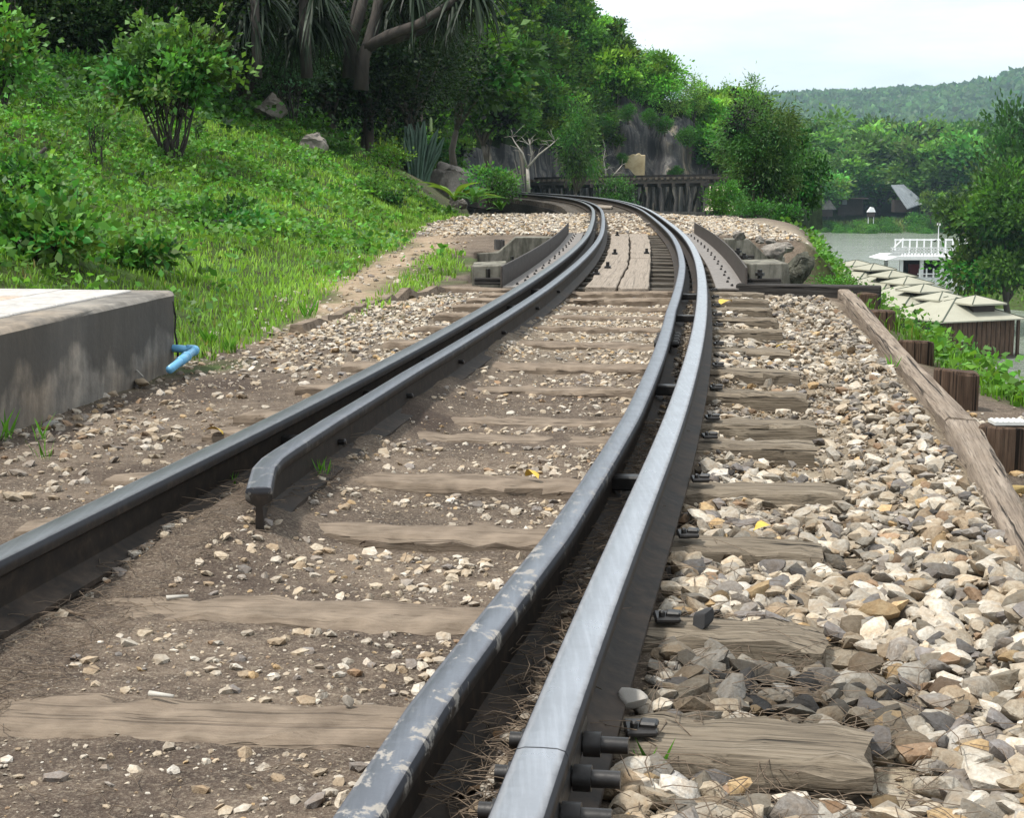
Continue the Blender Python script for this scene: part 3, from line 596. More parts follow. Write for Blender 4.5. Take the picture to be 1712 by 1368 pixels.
p2 = plank_poly([(1033.5, 479), (1040, 482), (1083, 482), (1085, 470), (1087.5, 450), (1088, 432), (1054, 432), (1053, 440), (1037, 472)], .045, .04, 'near end right hand walkway plank with its front edge raised')
p3 = plank_poly([(1054.5, 431), (1088, 431), (1087, 410), (1083.5, 391), (1052.5, 391), (1055, 405)], .043, .04, 'far right hand walkway plank meeting the near one at a butt joint')
p4 = plank_poly([(985, 345.5), (1022, 346.5), (1024, 343.6), (990, 342)], .06, .04, 'pale walkway plank lying across the track where the far viaduct starts')
def bolt_on(par, px, py, z):
    b = MB(); p = gz(px, py, z); b.box((0, 0, .008), (.1, .05, .016)); b.tube([(0, 0, .012), (0, 0, .05)], .016, 6)
    o = link('bolt', b.mesh('bolt'), M['iron'], par); o.matrix_parent_inverse = Matrix.Identity(4); o.location = par.matrix_basis.inverted() @ Vector(p)
for px, py in ((997, 459), (1016, 448), (1028, 425), (1032, 394)): bolt_on(p1, px, py, .043)
bolt_on(p3, 1081, 424, .044)
for px, py in ((955, 448), (962, 440), (1093, 452), (1092, 462)):
    pass
# concrete abutment parapets: stepped walls on either side, at the near end
def abut(prof_hi, prof_lo, y_hi, y_lo, label, th=.35):
    x = [p[0] for p in prof_lo]; c = at(np.mean(x), 470, y_lo)
    root = empty('bridge_abutment', (c[0], y_lo, -.1), label=label, cat='abutment', group='concrete abutments of the bridge'); inv = Matrix.Translation(root.location).inverted()
    for nm, pf, Y in (('upper_wall', prof_hi, y_hi), ('lower_block', prof_lo, y_lo)):
        P = [at(a, b_, Y) for a, b_ in pf]
        b = MB(); t_ = th if nm == 'upper_wall' else .6
        b.prism([(p[0], p[2]) for p in P], lambda u, v: (u, Y, v), lambda u, v: (u, Y+t_, v)); me = b.mesh(nm, bevel=.008, seg=2); me.transform(inv); link(nm, me, M['abutment'], root)
    return root
abut([(793, 560), (793, 424), (833, 422), (862, 397), (927, 397), (927, 560)], [(789, 560), (789, 445), (846, 443), (846, 560)], 17.5, 12.0, 'stepped mossy concrete abutment wall beside the grassy path')
abut([(1215, 400), (1252, 399.5), (1282, 429), (1312, 429), (1318, 640), (1215, 640)], [(1252, 640), (1252, 441), (1318, 440), (1340, 640)], 17.5, 12.0, 'stepped concrete abutment wall beside the mossy rock above the river')
# bearer timbers and bolts cluttering the outside of the angle, right side
for k, s in enumerate([11.9, 12.7, 13.5, 14.4, 15.4]):
    root = empty('tie_bolt', tuple(tp(s, 1.0, .0)), label=f'black bolt and packing block by the river side abutment, {ORD[k]} from the near end', cat='bolt', group='bolts beside the steel angle')
    b = MB(); b.box((0, 0, .03), (.24, .07, .05)); b.build('packing_block', M['black_timber'], root, bevel=.006, seg=1)
    b = MB(); b.tube([(-.03, 0, .05), (-.03, 0, .12)], .018, 7); b.tube([(-.03, 0, .075), (-.03, 0, .098)], .034, 6); b.build('threaded_bolt', M['iron'], root)
for k, s in enumerate([11.8, 12.6, 13.6]):
    root = empty('tie_bolt', tuple(tp(s, -1.0, .0)), label=f'black bolt and packing block by the grass side abutment, {ORD[k]} from the near end', cat='bolt', group='bolts beside the steel angle')
    b = MB(); b.box((0, 0, .03), (.2, .07, .05)); b.build('packing_block', M['black_timber'], root, bevel=.006, seg=1)
    b = MB(); b.tube([(0, 0, .05), (0, 0, .12)], .018, 7); b.build('threaded_bolt', M['iron'], root)
# beams across the near end, left stub post
def beam_thing(name, a, b, wd, ht, m, label, cat, bevel=.008):
    a = Vector(a); b = Vector(b); L = (b-a).length; me = MB().box((0, 0, 0), (L, wd, ht)).mesh(name, bevel=bevel, seg=1)
    o = link(name, me, m, loc=tuple((a+b)/2), label=label, cat=cat); o.rotation_euler = (0, -math.asin((b-a).z/L), math.atan2((b-a).y, (b-a).x)); return o
a = at(1232, 487, 11.25); b = at(1473, 487, 11.0); beam_thing('cross_beam', (a[0], a[1], -.045), (b[0], b[1], -.045), .14, .19, M['black_timber'], 'black square cross beam ending in mid air at the edge of the ballast', 'beam')
a = gz(745, 478, 0.01); b = gz(850, 481, 0.01); beam_thing('cross_beam', (a[0], a[1]-.05, -.02), (b[0], b[1]-.15, -.02), .16, .06, M['sleeper'], 'grey weathered beam lying at the foot of the grass side abutment', 'beam')
def stump(name, px0, px1, py_top, Y, zb_, m, label, cat='post', cap=None, tilt=0, dep=None):
    A = at(px0, py_top, Y); B = at(px1, py_top, Y); wd = B[0]-A[0]; zt = A[2]; dep = dep or wd*.8
    me_b = MB(); n = 10; pts = [(math.copysign(abs(math.cos(t))**.45, math.cos(t))*wd/2, math.copysign(abs(math.sin(t))**.45, math.sin(t))*dep/2) for t in (2*math.pi*(k+.5)/n for k in range(n))]
    H = zt - zb_; me_b.prism(pts, lambda u, v: (u, v, 0), lambda u, v: (u*(1+rnd.uniform(-.03, .02)), v, H + rnd.uniform(-.012, .006) + tilt*u))
    o = link(name, me_b.mesh(name, bevel=.008, seg=1), m, loc=((A[0]+B[0])/2, Y+dep/2, zb_), label=label, cat=cat, group='stumps along the edge of the ballast'); o.rotation_euler.z = rnd.uniform(-.12, .12); return o
stump('timber_stump', 1571, 1643, 621, 6.0, -.45, M['post'], 'dark square timber stump with a sloping top, nearest upright one by the edge board', tilt=-.1)
stump('timber_stump', 1508, 1566, 571, 7.7, -.5, M['post'], 'dark square timber stump with a pale flat top, in the middle of the edge row')
stump('timber_stump', 1457, 1500, 519, 9.4, -.5, M['post'], 'reddish rounded timber stump with a pale weathered crown')
stump('timber_stump', 1436, 1470, 490, 10.76, -.5, M['post'], 'reddish square timber stump right in front of the black cross beam')
st = stump('timber_stump', 1655, 1760, 716, 4.75, -.5, M['post'], 'low broad timber stump carrying a pale ribbed plate at the photo edge', dep=.16)
pb = MB(); pb.box((0, 0, .006), (.1, .075, .01))
for k in range(6): pb.box((-.042+k*.0168, 0, .0125), (.006, .07, .003))
q = at(1684, 716, 4.83); pl = link('ribbed_plate', pb.mesh('ribbed_plate'), M['plate'], loc=(q[0], 4.75+.075, float(at(1655, 716, 4.75)[2])+.001), label='small pale ribbed plate lying on the low broad stump', cat='plate')
stump('stub_post', 826, 844, 400, 18.2, -.2, M['black_post'], 'short black stub post behind the stepped wall by the path')
# edge board: loft along pixel-traced line on the ground
bl_ = [(1395, 478), (1415, 495), (1500, 600), (1580, 700), (1660, 850), (1712, 945), (1800, 1120)]; br_ = [(1415, 478), (1440, 498), (1535, 605), (1640, 705), (1692, 800), (1722, 860), (1850, 1060)]
def edge_board(i0, i1, name, label, n=24, zt=.028):
    V = []; b = MB()
    t = np.linspace(i0, i1, n)
    for q in t:
        lp = [np.interp(q, range(len(bl_)), [p[k] for p in bl_]) for k in (0, 1)]; rp_ = [np.interp(q, range(len(br_)), [p[k] for p in br_]) for k in (0, 1)]
        A = gz(*lp, zt); B = gz(*rp_, zt); j = lambda: rnd.gauss(0, .0022)
        V += [(A[0]+j(), A[1], -.2), (A[0]+j(), A[1], zt-.012+j()), (A[0]+.012, A[1], zt+j()*.6), ((A[0]+B[0])/2, (A[1]+B[1])/2, zt+.002+j()*.4), (B[0]-.012+j(), B[1], zt+j()*.6), (B[0]+j(), B[1], zt-.014), (B[0]+j(), B[1], -.2)]
    b.add(V, [(i*7+k, i*7+k+1, (i+1)*7+k+1, (i+1)*7+k) for i in range(n-1) for k in range(6)] + [tuple(range(7)), tuple(range((n-1)*7, n*7))[::-1]])
    me = b.mesh(name, smooth=False); c = Vector(V[n//2*7+3]); e = Vector(V[3]); f_ = Vector(V[-4]); an = math.atan2((f_-e).y, (f_-e).x)
    me.transform((Matrix.Translation(c) @ Matrix.Rotation(an, 4, 'Z')).inverted()); o = link(name, me, M['board'], loc=tuple(c), label=label, cat='board', group='boards edging the ballast'); o.rotation_euler.z = an
    me.polygons.foreach_set('use_smooth', [True]*len(me.polygons)); me.set_sharp_from_angle(angle=R(40))
edge_board(0, 2.98, 'edge_board', 'far length of grey weathered edge board holding the ballast in front of the stumps', 30)
edge_board(3.0, 6, 'edge_board', 'near length of grey weathered edge board widening towards the photo edge', 30, .03)
# rotten timber edge on the grass side
for k, (pts, lab) in enumerate((([(497, 549), (560, 528), (604, 514)], 'rotten timber edging at the foot of the grass slope, near piece'), ([(606, 512), (660, 498), (740, 482)], 'rotten timber edging along the grass strip, far piece'))):
    P = [gz(x, y, .0) for x, y in pts]; b = MB(); Q = []
    for i in range(len(P)-1):
        for t in np.linspace(0, 1, 6)[:-1]: Q.append(P[i]*(1-t) + P[i+1]*t + rng.normal(size=3)*.008)
    Q.append(P[-1]); Q = [q_ + (0, 0, -.022) for q_ in Q]; c = Q[0].copy(); b.tube([q_ - c + rng.normal(size=3)*.012 for q_ in Q], [.042 + rnd.uniform(-.016, .014) for _ in Q], 5)
    link('timber_edging', b.mesh('timber_edging'), M['sleeper'], loc=tuple(c), label=lab, cat='timber', group='rotten timber edging')

# ------------------------------------------------------------------ platform with paving, blue pipe
PA = gz(0, 715, 0.); PB = gz(303, 606, 0.); pd = (PB-PA)/np.linalg.norm(PB-PA); pn = np.array([-pd[1], pd[0], 0]); zt = .315
plat = empty('platform', tuple(PB), label='low stained concrete platform with paved top beside the track', cat='platform', rz=math.atan2(pd[1], pd[0]))
Lp, Wp = 6.2, 3.2
b = MB(); prof = [(0.02, -.25), (0, zt-.022), (.007, zt-.01), (.024, zt-.004), (Wp, zt-.004), (Wp, -.25)]      # (inward, z)
xs = [-Lp] + list(np.linspace(-4, -.09, 24)) + [-.03, 0]; V = []
for x in xs:
    sh = .05 if x == 0 else (.012 if x > -.05 else 0)
    for j, (u, z) in enumerate(prof): V.append((x + rnd.gauss(0, .002), u + (sh + rnd.gauss(0, .003) if j < 4 else 0), z - (.012 if x == 0 and j in (2, 3, 4) else 0)))
n = len(prof); b.add(V, [(i*n+j, i*n+(j+1) % n, (i+1)*n+(j+1) % n, (i+1)*n+j) for i in range(len(xs)-1) for j in range(n)] + [tuple(range(n)), tuple(range((len(xs)-1)*n, len(xs)*n))[::-1]])
body = b.build('body', M['platform'], plat); body.data.polygons.foreach_set('use_smooth', [len(p.vertices) == 4 for p in body.data.polygons]); body.data.set_sharp_from_angle(angle=R(38))
slabs = {}
def slab(x0, x1, y0, y1, m):
    k = (round(x1-x0, 3), round(y1-y0, 3), m.name)
    if k not in slabs:
        slabs[k] = MB().box((0, 0, 0), (x1-x0-.008, y1-y0-.008, .03)).mesh('paving_slab', bevel=.004, seg=1); slabs[k].materials.append(m)
    o = link('paving_slab', slabs[k], None, plat, loc=((x0+x1)/2, (y0+y1)/2, zt-.012+rnd.uniform(-.001, .002)))
for i in range(15): slab(-.12-(i+1)*.4, -.12-i*.4, .16, .46, M['slab_grey'])
for r_ in range(8):
    for i in range(15): slab(-.12-(i+1)*.4, -.12-i*.4, .46+r_*.3, .76+r_*.3, M['slab_grey'] if (r_ > 3 and r_ % 4 == 0) or i == 0 else M['slab_pink'])
cr_b = MB(); cr_b.tube([(-.1, -.004, .27), (-.07, -.004, .2), (-.085, -.004, .14), (-.05, -.003, .06), (-.055, -.002, -.02)], [.003, .005, .004, .006, .004], 5); cr_b.build('crack', M['black_timber'], plat)
A_, B_, C_ = gz(298, 583, .07), gz(326, 585, .065), gz(284, 618, .035)
pipe = empty('drain_pipe', tuple(B_), label='short bent blue plastic pipe sticking out at the platform corner', cat='pipe')
loc = lambda p: Vector(p) - Vector(B_)
b = MB(); b.tube([loc(A_) + Vector((-.08, .05, 0)), loc(A_), loc(B_)*.0 + Vector((-.012, .0, 0))], .0165, 14); b.build('pipe_length', M['pvc'], pipe, smooth=True)
b = MB(); dB = (loc(C_)).normalized(); b.tube([Vector((-.035, .006, .0)), Vector((-.012, .002, 0)), dB*.008, dB*.035], .0215, 14); b.build('elbow', M['pvc'], pipe, smooth=True)
b = MB(); b.tube([dB*.03, loc(C_)*1.0], .0165, 14); b.build('pipe_length', M['pvc'], pipe, smooth=True)
b = MB(); b.tube([loc(C_)*.36, loc(C_)*.62], .0205, 14); b.build('sleeve', M['pvc'], pipe, smooth=True)
b = MB(); b.tube([loc(C_)*.355, loc(C_)*.385], .0225, 14); b.build('collar', M['pvc'], pipe, smooth=True)
# ------------------------------------------------------------------ stones
import bmesh
def ico(sub):
    bm = bmesh.new(); bmesh.ops.create_icosphere(bm, subdivisions=sub, radius=1); V = np.array([v.co[:] for v in bm.verts]); Fc = np.array([[v.index for v in f.verts] for f in bm.faces]); bm.free(); return V, Fc
I1, F1 = ico(1); I2, F2 = ico(2); I3, F3 = ico(3)
def rock_verts(V, seed, cuts=7, flat=.62, amp=.12):
    r = np.random.default_rng(seed); P = V.copy()
    P *= (1 + amp*np.sin(P[:, [0]]*3.1 + r.random()*6)*np.cos(P[:, [1]]*2.7 + r.random()*6) + amp*.6*np.sin(P[:, [2]]*4.5 + r.random()*6))
    for _ in range(cuts):
        nrm = r.normal(size=3); nrm /= np.linalg.norm(nrm); dd = r.uniform(.36, .8); k = P @ nrm - dd; P -= np.outer(np.maximum(k, 0)*.9, nrm)
    return P*np.array([r.uniform(.85, 1.25), r.uniform(.65, 1.0), flat*r.uniform(.8, 1.2)])
V2 = [rock_verts(I2, i, 16, .62, .16) for i in range(12)]; bm_ = bmesh.new(); OV = np.array([(1, 0, 0), (-1, 0, 0), (0, 1, 0), (0, -1, 0), (0, 0, 1), (0, 0, -1)], float); FO = np.array([(0, 2, 4), (2, 1, 4), (1, 3, 4), (3, 0, 4), (2, 0, 5), (1, 2, 5), (3, 1, 5), (0, 3, 5)]); bm_.free()
VO = [rock_verts(OV, 80+i, 1, .6) for i in range(10)]
V1 = [rock_verts(I1, 40+i, 4, .55) for i in range(12)]
PAL = np.array([(.56, .52, .45), (.62, .585, .52), (.46, .395, .305), (.5, .44, .35), (.4, .37, .32), (.36, .285, .2), (.46, .335, .185), (.29, .27, .25), (.21, .2, .2), (.13, .13, .135), (.66, .63, .58), (.33, .225, .145)])
PW = np.array([.14, .12, .15, .14, .12, .08, .04, .07, .05, .03, .04, .02]); PW /= PW.sum()
def stone_col(n, r, dark=0., brown=0.):
    c = PAL[r.choice(len(PAL), n, p=PW)]*r.uniform(.8, 1.12, (n, 1)); 
    if brown: c = c*(1-brown) + np.array([.24, .185, .135])*brown
    return np.clip(c*(1-dark), 0, 1)
def scatter_mesh(name, P, rad, col, var, Fc, r, flatrot=True):
    n = len(P); k = len(var[0]); out = np.empty((n, k, 3), np.float32); pick = r.integers(0, len(var), n); a = r.random(n)*6.283; tl = r.normal(size=(n, 2))*.35
    VV = np.stack(var)[pick]; ca, sa = np.cos(a)[:, None], np.sin(a)[:, None]
    x, y, z = VV[..., 0], VV[..., 1], VV[..., 2]
    z2 = z + x*tl[:, :1]*.6 + y*tl[:, 1:]*.6
    out[..., 0] = (x*ca - y*sa)*rad[:, None] + P[:, :1]; out[..., 1] = (x*sa + y*ca)*rad[:, None] + P[:, 1:2]; out[..., 2] = z2*rad[:, None] + P[:, 2:]
    Fs = (Fc[None] + (np.arange(n)*k)[:, None, None]).reshape(-1, 3)
    me = npmesh(name, out.reshape(-1, 3), Fs, True, tint=np.repeat(col, k, 0)); me.set_sharp_from_angle(angle=R(33)); return me
def in_rail(o):                          # where rails and their feet lie
    ao = np.abs(o); return ((ao > GAUGE-.05) & (ao < GAUGE+.05)) | ((ao > .345) & (ao < .455))
s_sl = np.array(s_main)
def zone(n, s0, s1, o0, o1, r0, r1, seed, lift=.0, layer=0., keep=None, power=1.6, avoid=0.1, sbias=1.0, rsc=(1, 1, 1, 1)):
    r = np.random.default_rng(seed); s = s0 + (s1-s0)*r.random(n)**sbias; o = o0 + (o1-o0)*r.random(n); rad = r0 + (r1-r0)*r.random(n)**power
    m = np.ones(n, bool)
    if avoid: m &= ~((np.abs(s[:, None]-s_sl[None]).min(1) < avoid) & (np.abs(o) < 1.0) & (r.random(n) < .94))
    if keep is not None: m &= keep(s, o, r)
    s, o, rad = s[m], o[m], rad[m]; rad = rad*np.interp(s, [1, 3, 5, 8], rsc); P = tp(s, o); P[:, 2] = height(P[:, 0], P[:, 1]) + rad*lift + r.random(len(s))*layer; return P, rad, s, o, r
# the shoulder beside the polished rail
P, rad, s, o, r = zone(27000, 1.0, 10.95, .61, 1.5, .0065, .041, 11, .2, .018, lambda s, o, r: (o < np.interp(s, [1, 3, 5, 7, 10.9], [1.24, 1.28, 1.3, 1.33, 1.36])) & ((s < 3.75) | (r.random(len(s)) < np.where((s > 4.6) & (s < 6.6) & (o < 1.1), .3, .85))), sbias=1.5, power=2.5, rsc=(1.32, 1.18, .85, .78))
col = stone_col(len(P), r, 0, .12)*r.choice([.38, .68, .9, 1.1], (len(P), 1), p=[.14, .3, .38, .18])
sooty = np.exp(-((s-2.62)/.17)**4 - ((o-.82)/.22)**4); col *= (1 - .8*sooty*r.uniform(.7, 1.1, len(s)))[:, None]
big = np.argsort(-(rad/np.maximum(P[:, 1], 1.2)))
# skip stones that lie inside others' top spot among the singled-out ones
top = big[:262]; rest = np.setdiff1d(np.arange(len(P)), top)
stones = []
smesh = []
for i in range(12):
    me = npmesh('stone', V2[i], F2, True); me.set_sharp_from_angle(angle=R(33)); me.materials.append(M['stone']); smesh.append(me)
def put_stone(p, rd, c, k, parent=ground):
    q = link('stone', smesh[k % 12], None, parent, loc=tuple(p)); q.scale = (rd, rd, rd*rnd.uniform(.8, 1.15)); q.rotation_euler = (rnd.gauss(0, .25), rnd.gauss(0, .25), rnd.uniform(0, 6.28)); q.color = (*[float(t) for t in c], 1); return q
for j, i in enumerate(top): put_stone(P[i] + (0, 0, .004), float(rad[i])*1.06, col[i], j)
nearr = rest[(s[rest] < 4.) & (rad[rest] > .012)]; farr = rest[~((s[rest] < 4.) & (rad[rest] > .012))]
G2 = [(P[nearr], rad[nearr], col[nearr])]; G1 = [(P[farr], rad[farr], col[farr])]
# loose stones between the rails and by the platform
P, rad, s, o, r = zone(20000, 1.2, 10.9, -.5, .34, .003, .021, 12, .1, 0, lambda s, o, r: ~in_rail(o) & (r.random(len(s)) < np.clip(.3 + fbm(s*2.2, o*3+7, 3)*1.6 + np.abs(o+.08)*.9, .08, 1)), power=3.2)
c = stone_col(len(P), r, 0, .25)*1.08; big2 = np.argsort(-(rad/P[:, 1]))[:22]
for j, i in enumerate(big2): put_stone(P[i], float(rad[i])*1.1, c[i], j+5)
m = np.setdiff1d(np.arange(len(P)), big2); G1.append((P[m], rad[m], c[m]))
P, rad, s, o, r = zone(9500, 1.8, 11, -1.7, -.6, .004, .03, 13, .12, 0, lambda s, o, r: (r.random(len(s)) < np.clip(.4 + fbm(s*1.7+3, o*2, 3)*1.5, .08, 1)), power=2.6)
c = stone_col(len(P), r, .05, .35); big3 = np.argsort(-(rad/P[:, 1]))[:16]
for j, i in enumerate(big3): put_stone(P[i], float(rad[i])*1.1, c[i], j+2)
m = np.setdiff1d(np.arange(len(P)), big3); G1.append((P[m], rad[m], c[m]))
P, rad, s, o, r = zone(3200, 6.2, 11.2, -1.5, -.6, .008, .024, 14, .2, .004, lambda s, o, r: r.random(len(s)) < sst(s, 6, 8.5)); G1.append((P, rad, stone_col(len(P), r)))
P, rad, s, o, r = zone(2600, 6., 11.2, -.33, .34, .006, .02, 15, .15, .0, lambda s, o, r: r.random(len(s)) < sst(s, 5.5, 9)*.9); G1.append((P, rad, stone_col(len(P), r)))
P, rad, s, o, r = zone(900, 1., 11.3, .45, .49, .005, .016, 16, .3, .0, avoid=0); G1.append((P, rad, stone_col(len(P), r, .3, .4)))
P, rad, s, o, r = zone(34000, 1., 11., -1.6, 1.4, .0016, .0055, 17, .2, 0, lambda s, o, r: ~in_rail(o), power=2, sbias=1.8); G0 = []; G0.append((P, rad, stone_col(len(P), r, .05, .35)))
# ballast beyond the bridge
P, rad, s, o, r = zone(11000, 22.1, 34, -3.2, 3.2, .02, .05, 18, .3, .02, lambda s, o, r: ((np.abs(o) > .6) | (r.random(len(s)) < .5)) & (r.random(len(s)) < 1 - sst(np.abs(o), 1.9, 3.2)*.7) & ((o < 0) | (o < 2.4)), avoid=0); G1.append((P, rad, stone_col(len(P), r)))
# stones beyond the edge board and along the path and platform foot
P, rad, s, o, r = zone(420, 2.5, 6.6, 1.42, 2.3, .008, .03, 19, .3, 0, power=2.5); G1.append((P, rad, stone_col(len(P), r, 0, .15)))
P, rad, s, o, r = zone(1500, 8, 30, -3.2, -1.3, .01, .04, 20, .2, 0, lambda s, o, r: np.abs(-o - np.interp(s, [7, 9, 12, 16, 20, 28], [1.45, 1.6, 1.95, 2.3, 2.5, 2.6])) < .5, power=2.5, avoid=0); G1.append((P, rad, stone_col(len(P), r, 0, .3)))
P, rad, s, o, r = zone(9000, 1., 8., .6, 1.32, .003, .011, 41, .3, .012, sbias=1.4); G0.append((P, rad, stone_col(len(P), r, 0, .35)))
cat = lambda G, i: np.concatenate([q[i] for q in G])
for G, var, Fc in ((G2, V2, F2), (G1, V1, F1), (G0, VO, FO)):
    link('gravel', scatter_mesh('gravel', cat(G, 0), cat(G, 1), cat(G, 2), var, Fc, np.random.default_rng(5)), M['gravel'], ground, kind='stuff')
# a few notable single stones
def odd_stone(px, py, rd, c, label, sq=(1.2, .9, .8)):
    p = gz(px, py, 0.); p[2] = float(height(p[0], p[1])) + rd*.35; me = npmesh('loose_stone', rock_verts(I3, int(px), 14, .75)*np.array(sq), F3, True); me.set_sharp_from_angle(angle=R(33))
    o = link('loose_stone', me, M['stone'], loc=tuple(p), label=label, cat='stone', group='single loose stones'); o.scale = (rd,)*3; o.rotation_euler.z = rnd.uniform(0, 6); o.color = (*c, 1); return o
odd_stone(1178, 1058, .03, (.06, .063, .07), 'slate black square stone lying on the cracked second sleeper', (1.2, .95, 1.15)).location.z = .024
odd_stone(1062, 1200, .034, (.5, .49, .47), 'pale grey stone leaning against the near end of the first sleeper').location.z = .03
odd_stone(1130, 1290, .036, (.62, .62, .63), 'flat white stone by the rail joint bolts', (1.3, .8, .5))
odd_stone(580, 1190, .016, (.42, .39, .35), 'round grey pebble resting on the nearest dusty sleeper', (1, 1, .9)).location.z = .016
odd_stone(1695, 790, .03, (.6, .47, .22), 'yellowish stone on the white scree outside the edge board')
odd_stone(1366, 487, .07, (.5, .4, .3), 'tan block of stone sitting at the far corner of the ballast by the cross beam', (1, .9, .9))
odd_stone(958, 482, .06, (.42, .4, .36), 'round pale stone at the near end of the bridge deck beside the guard rail', (1, 1, .9))
odd_stone(240, 634, .05, (.4, .33, .24), 'brown flat stone at the foot of the platform near the blue pipe', (1.3, .8, .6))
odd_stone(85, 700, .036, (.32, .32, .31), 'smooth grey oval stone at the foot of the platform', (1.3, .9, .5))

# ------------------------------------------------------------------ leaf cards
def leaves(C, D, size, asp=.5, fold=.18, r=rng):
    n = len(C); D = D/np.maximum(np.linalg.norm(D, axis=1, keepdims=True), 1e-6); q = r.normal(size=(n, 3)); Sx = np.cross(D, q); Sx /= np.maximum(np.linalg.norm(Sx, axis=1, keepdims=True), 1e-6); U = np.cross(Sx, D)
    L = (size if hasattr(size, '__len__') else np.full(n, size))[:, None]
    V = np.stack([C, C + D*L*.45 + Sx*L*asp*.5 + U*L*fold, C + D*L, C + D*L*.45 - Sx*L*asp*.5 + U*L*fold], 1)
    return V.reshape(-1, 3), np.arange(n*4).reshape(n, 4)
def crown_mesh(name, n, rx, ry, rz, clumps, leaf, seed, spread=.34, col=(.06, .13, .022), cvar=.35, asp=.55, bias=(0, 0, .25), shell=.6, bottom=-.6, irr=(.8, 1.15)):
    r = np.random.default_rng(seed); cc = r.normal(size=(clumps*3, 3)); cc /= np.linalg.norm(cc, axis=1, keepdims=True); cc *= (shell + (1-shell)*r.random((len(cc), 1)))*r.uniform(*irr, (len(cc), 1))
    cc = cc[cc[:, 2] > bottom][:clumps]; clumps = len(cc)
    w_ = r.uniform(.5, 1.5, clumps); w_ /= w_.sum(); k = r.choice(clumps, n, p=w_); q = r.normal(size=(n, 3))*spread*np.array([1, 1, .7])*r.uniform(.6, 1.25, clumps)[k][:, None]
    P = (cc[k] + q)*np.array([rx, ry, rz]); out = (q/spread)*.7 + cc[k]*.5 + r.normal(size=(n, 3))*.7 + np.array(bias)
    ct = np.array(col)*(1 + cvar*r.normal(size=(clumps, 1)))*(1 + .14*r.normal(size=(clumps, 3))*np.array([1.4, .5, .5])); c = ct[k]*(1 + .22*r.normal(size=(n, 1)))
    V, Fc = leaves(P, out, leaf*r.uniform(.65, 1.3, n), asp, .15, r)
    return npmesh(name, V, Fc, False, tint=np.clip(np.repeat(c, 4, 0), .008, .6)), cc*np.array([rx, ry, rz])
def limb_mesh(name, tips, base, r0, seed, n=9, fork=.45, wob=.05, th=.28):
    b = MB(); r = random.Random(seed); H = max(t[2] for t in tips) - base[2]; fz = base[2] + H*fork*.6; f = Vector((base[0] + r.uniform(-.08, .08)*H, base[1] + r.uniform(-.08, .08)*H, fz))
    b.tube([base, (Vector(base)+f)/2 + Vector((r.uniform(-1, 1), r.uniform(-1, 1), 0))*wob*H*.4, f], [r0, r0*.8, r0*.66], n)
    for t in tips:
        t = Vector(t); mid = f.lerp(t, .5) + Vector((r.uniform(-1, 1), r.uniform(-1, 1), r.uniform(0, 1)))*wob*H; b.tube([f, mid, t], [r0*.55, r0*th, r0*.08], 6)
    return b.mesh(name, True)
KINDS = {}
def tree_kind(key, n, rx, ry, rz, clumps, leaf, H, seed, col, tips=7, r0=.16, barkm='bark', **kw):
    cm, cc = crown_mesh('crown', n, rx, ry, rz, clumps, leaf, seed, col=col, **kw); cz = H - rz
    cm.transform(Matrix.Translation((0, 0, cz))); cm.materials.append(M['leaf'])
    sel = cc[np.random.default_rng(seed).choice(len(cc), min(tips, len(cc)), replace=False)]*.85 + np.array([0, 0, cz])
    tm = limb_mesh('trunk', [tuple(q) for q in sel], (0, 0, -.8), r0, seed); tm.materials.append(M[barkm]); KINDS[key] = (cm, tm, H)
def tree(key, loc, h, label, group=None, cat='tree', name='tree', tint=(1, 1, 1), rz=None, wx=1.):
    cm, tm, H = KINDS[key]; k = h/H; root = empty(name, tuple(loc), rnd.uniform(0, 6.28) if rz is None else rz, label=label, cat=cat, group=group); root.scale = (k*wx, k*wx, k)
    c = link('crown', cm, None, root); c.color = (*tint, 1); link('trunk', tm, None, root); return root
BR = dict(cvar=.42, irr=(.6, 1.2))
for i in range(4): tree_kind(f'broad{i}', 4600, 2.3, 2.2, 2.0+.3*(i % 2), 34, .36, 5.6, 100+i, (.065, .15, .024), spread=.19, **BR)
for i in range(2): tree_kind(f'bamboo{i}', 5200, 1.6, 1.6, 2.8, 44, .3, 6.2, 120+i, (.075, .155, .03), spread=.2, asp=.24, bias=(0, 0, -.35), **BR)
tree_kind('bush', 2600, 1.2, 1.2, .9, 26, .16, 1.8, 130, (.05, .125, .02), spread=.3, bottom=-.9)
tree_kind('bush2', 2600, 1.1, 1.1, 1.05, 20, .2, 2.0, 131, (.06, .15, .022), spread=.34, bottom=-.9)
tree_kind('nearbush', 7000, 1.1, 1.1, .95, 40, .085, 1.9, 133, (.06, .15, .025), spread=.22, bottom=-.9, irr=(.5, 1.2))
GT = lambda: (rnd.uniform(.75, 1.3), rnd.uniform(.85, 1.2), rnd.uniform(.7, 1.25))
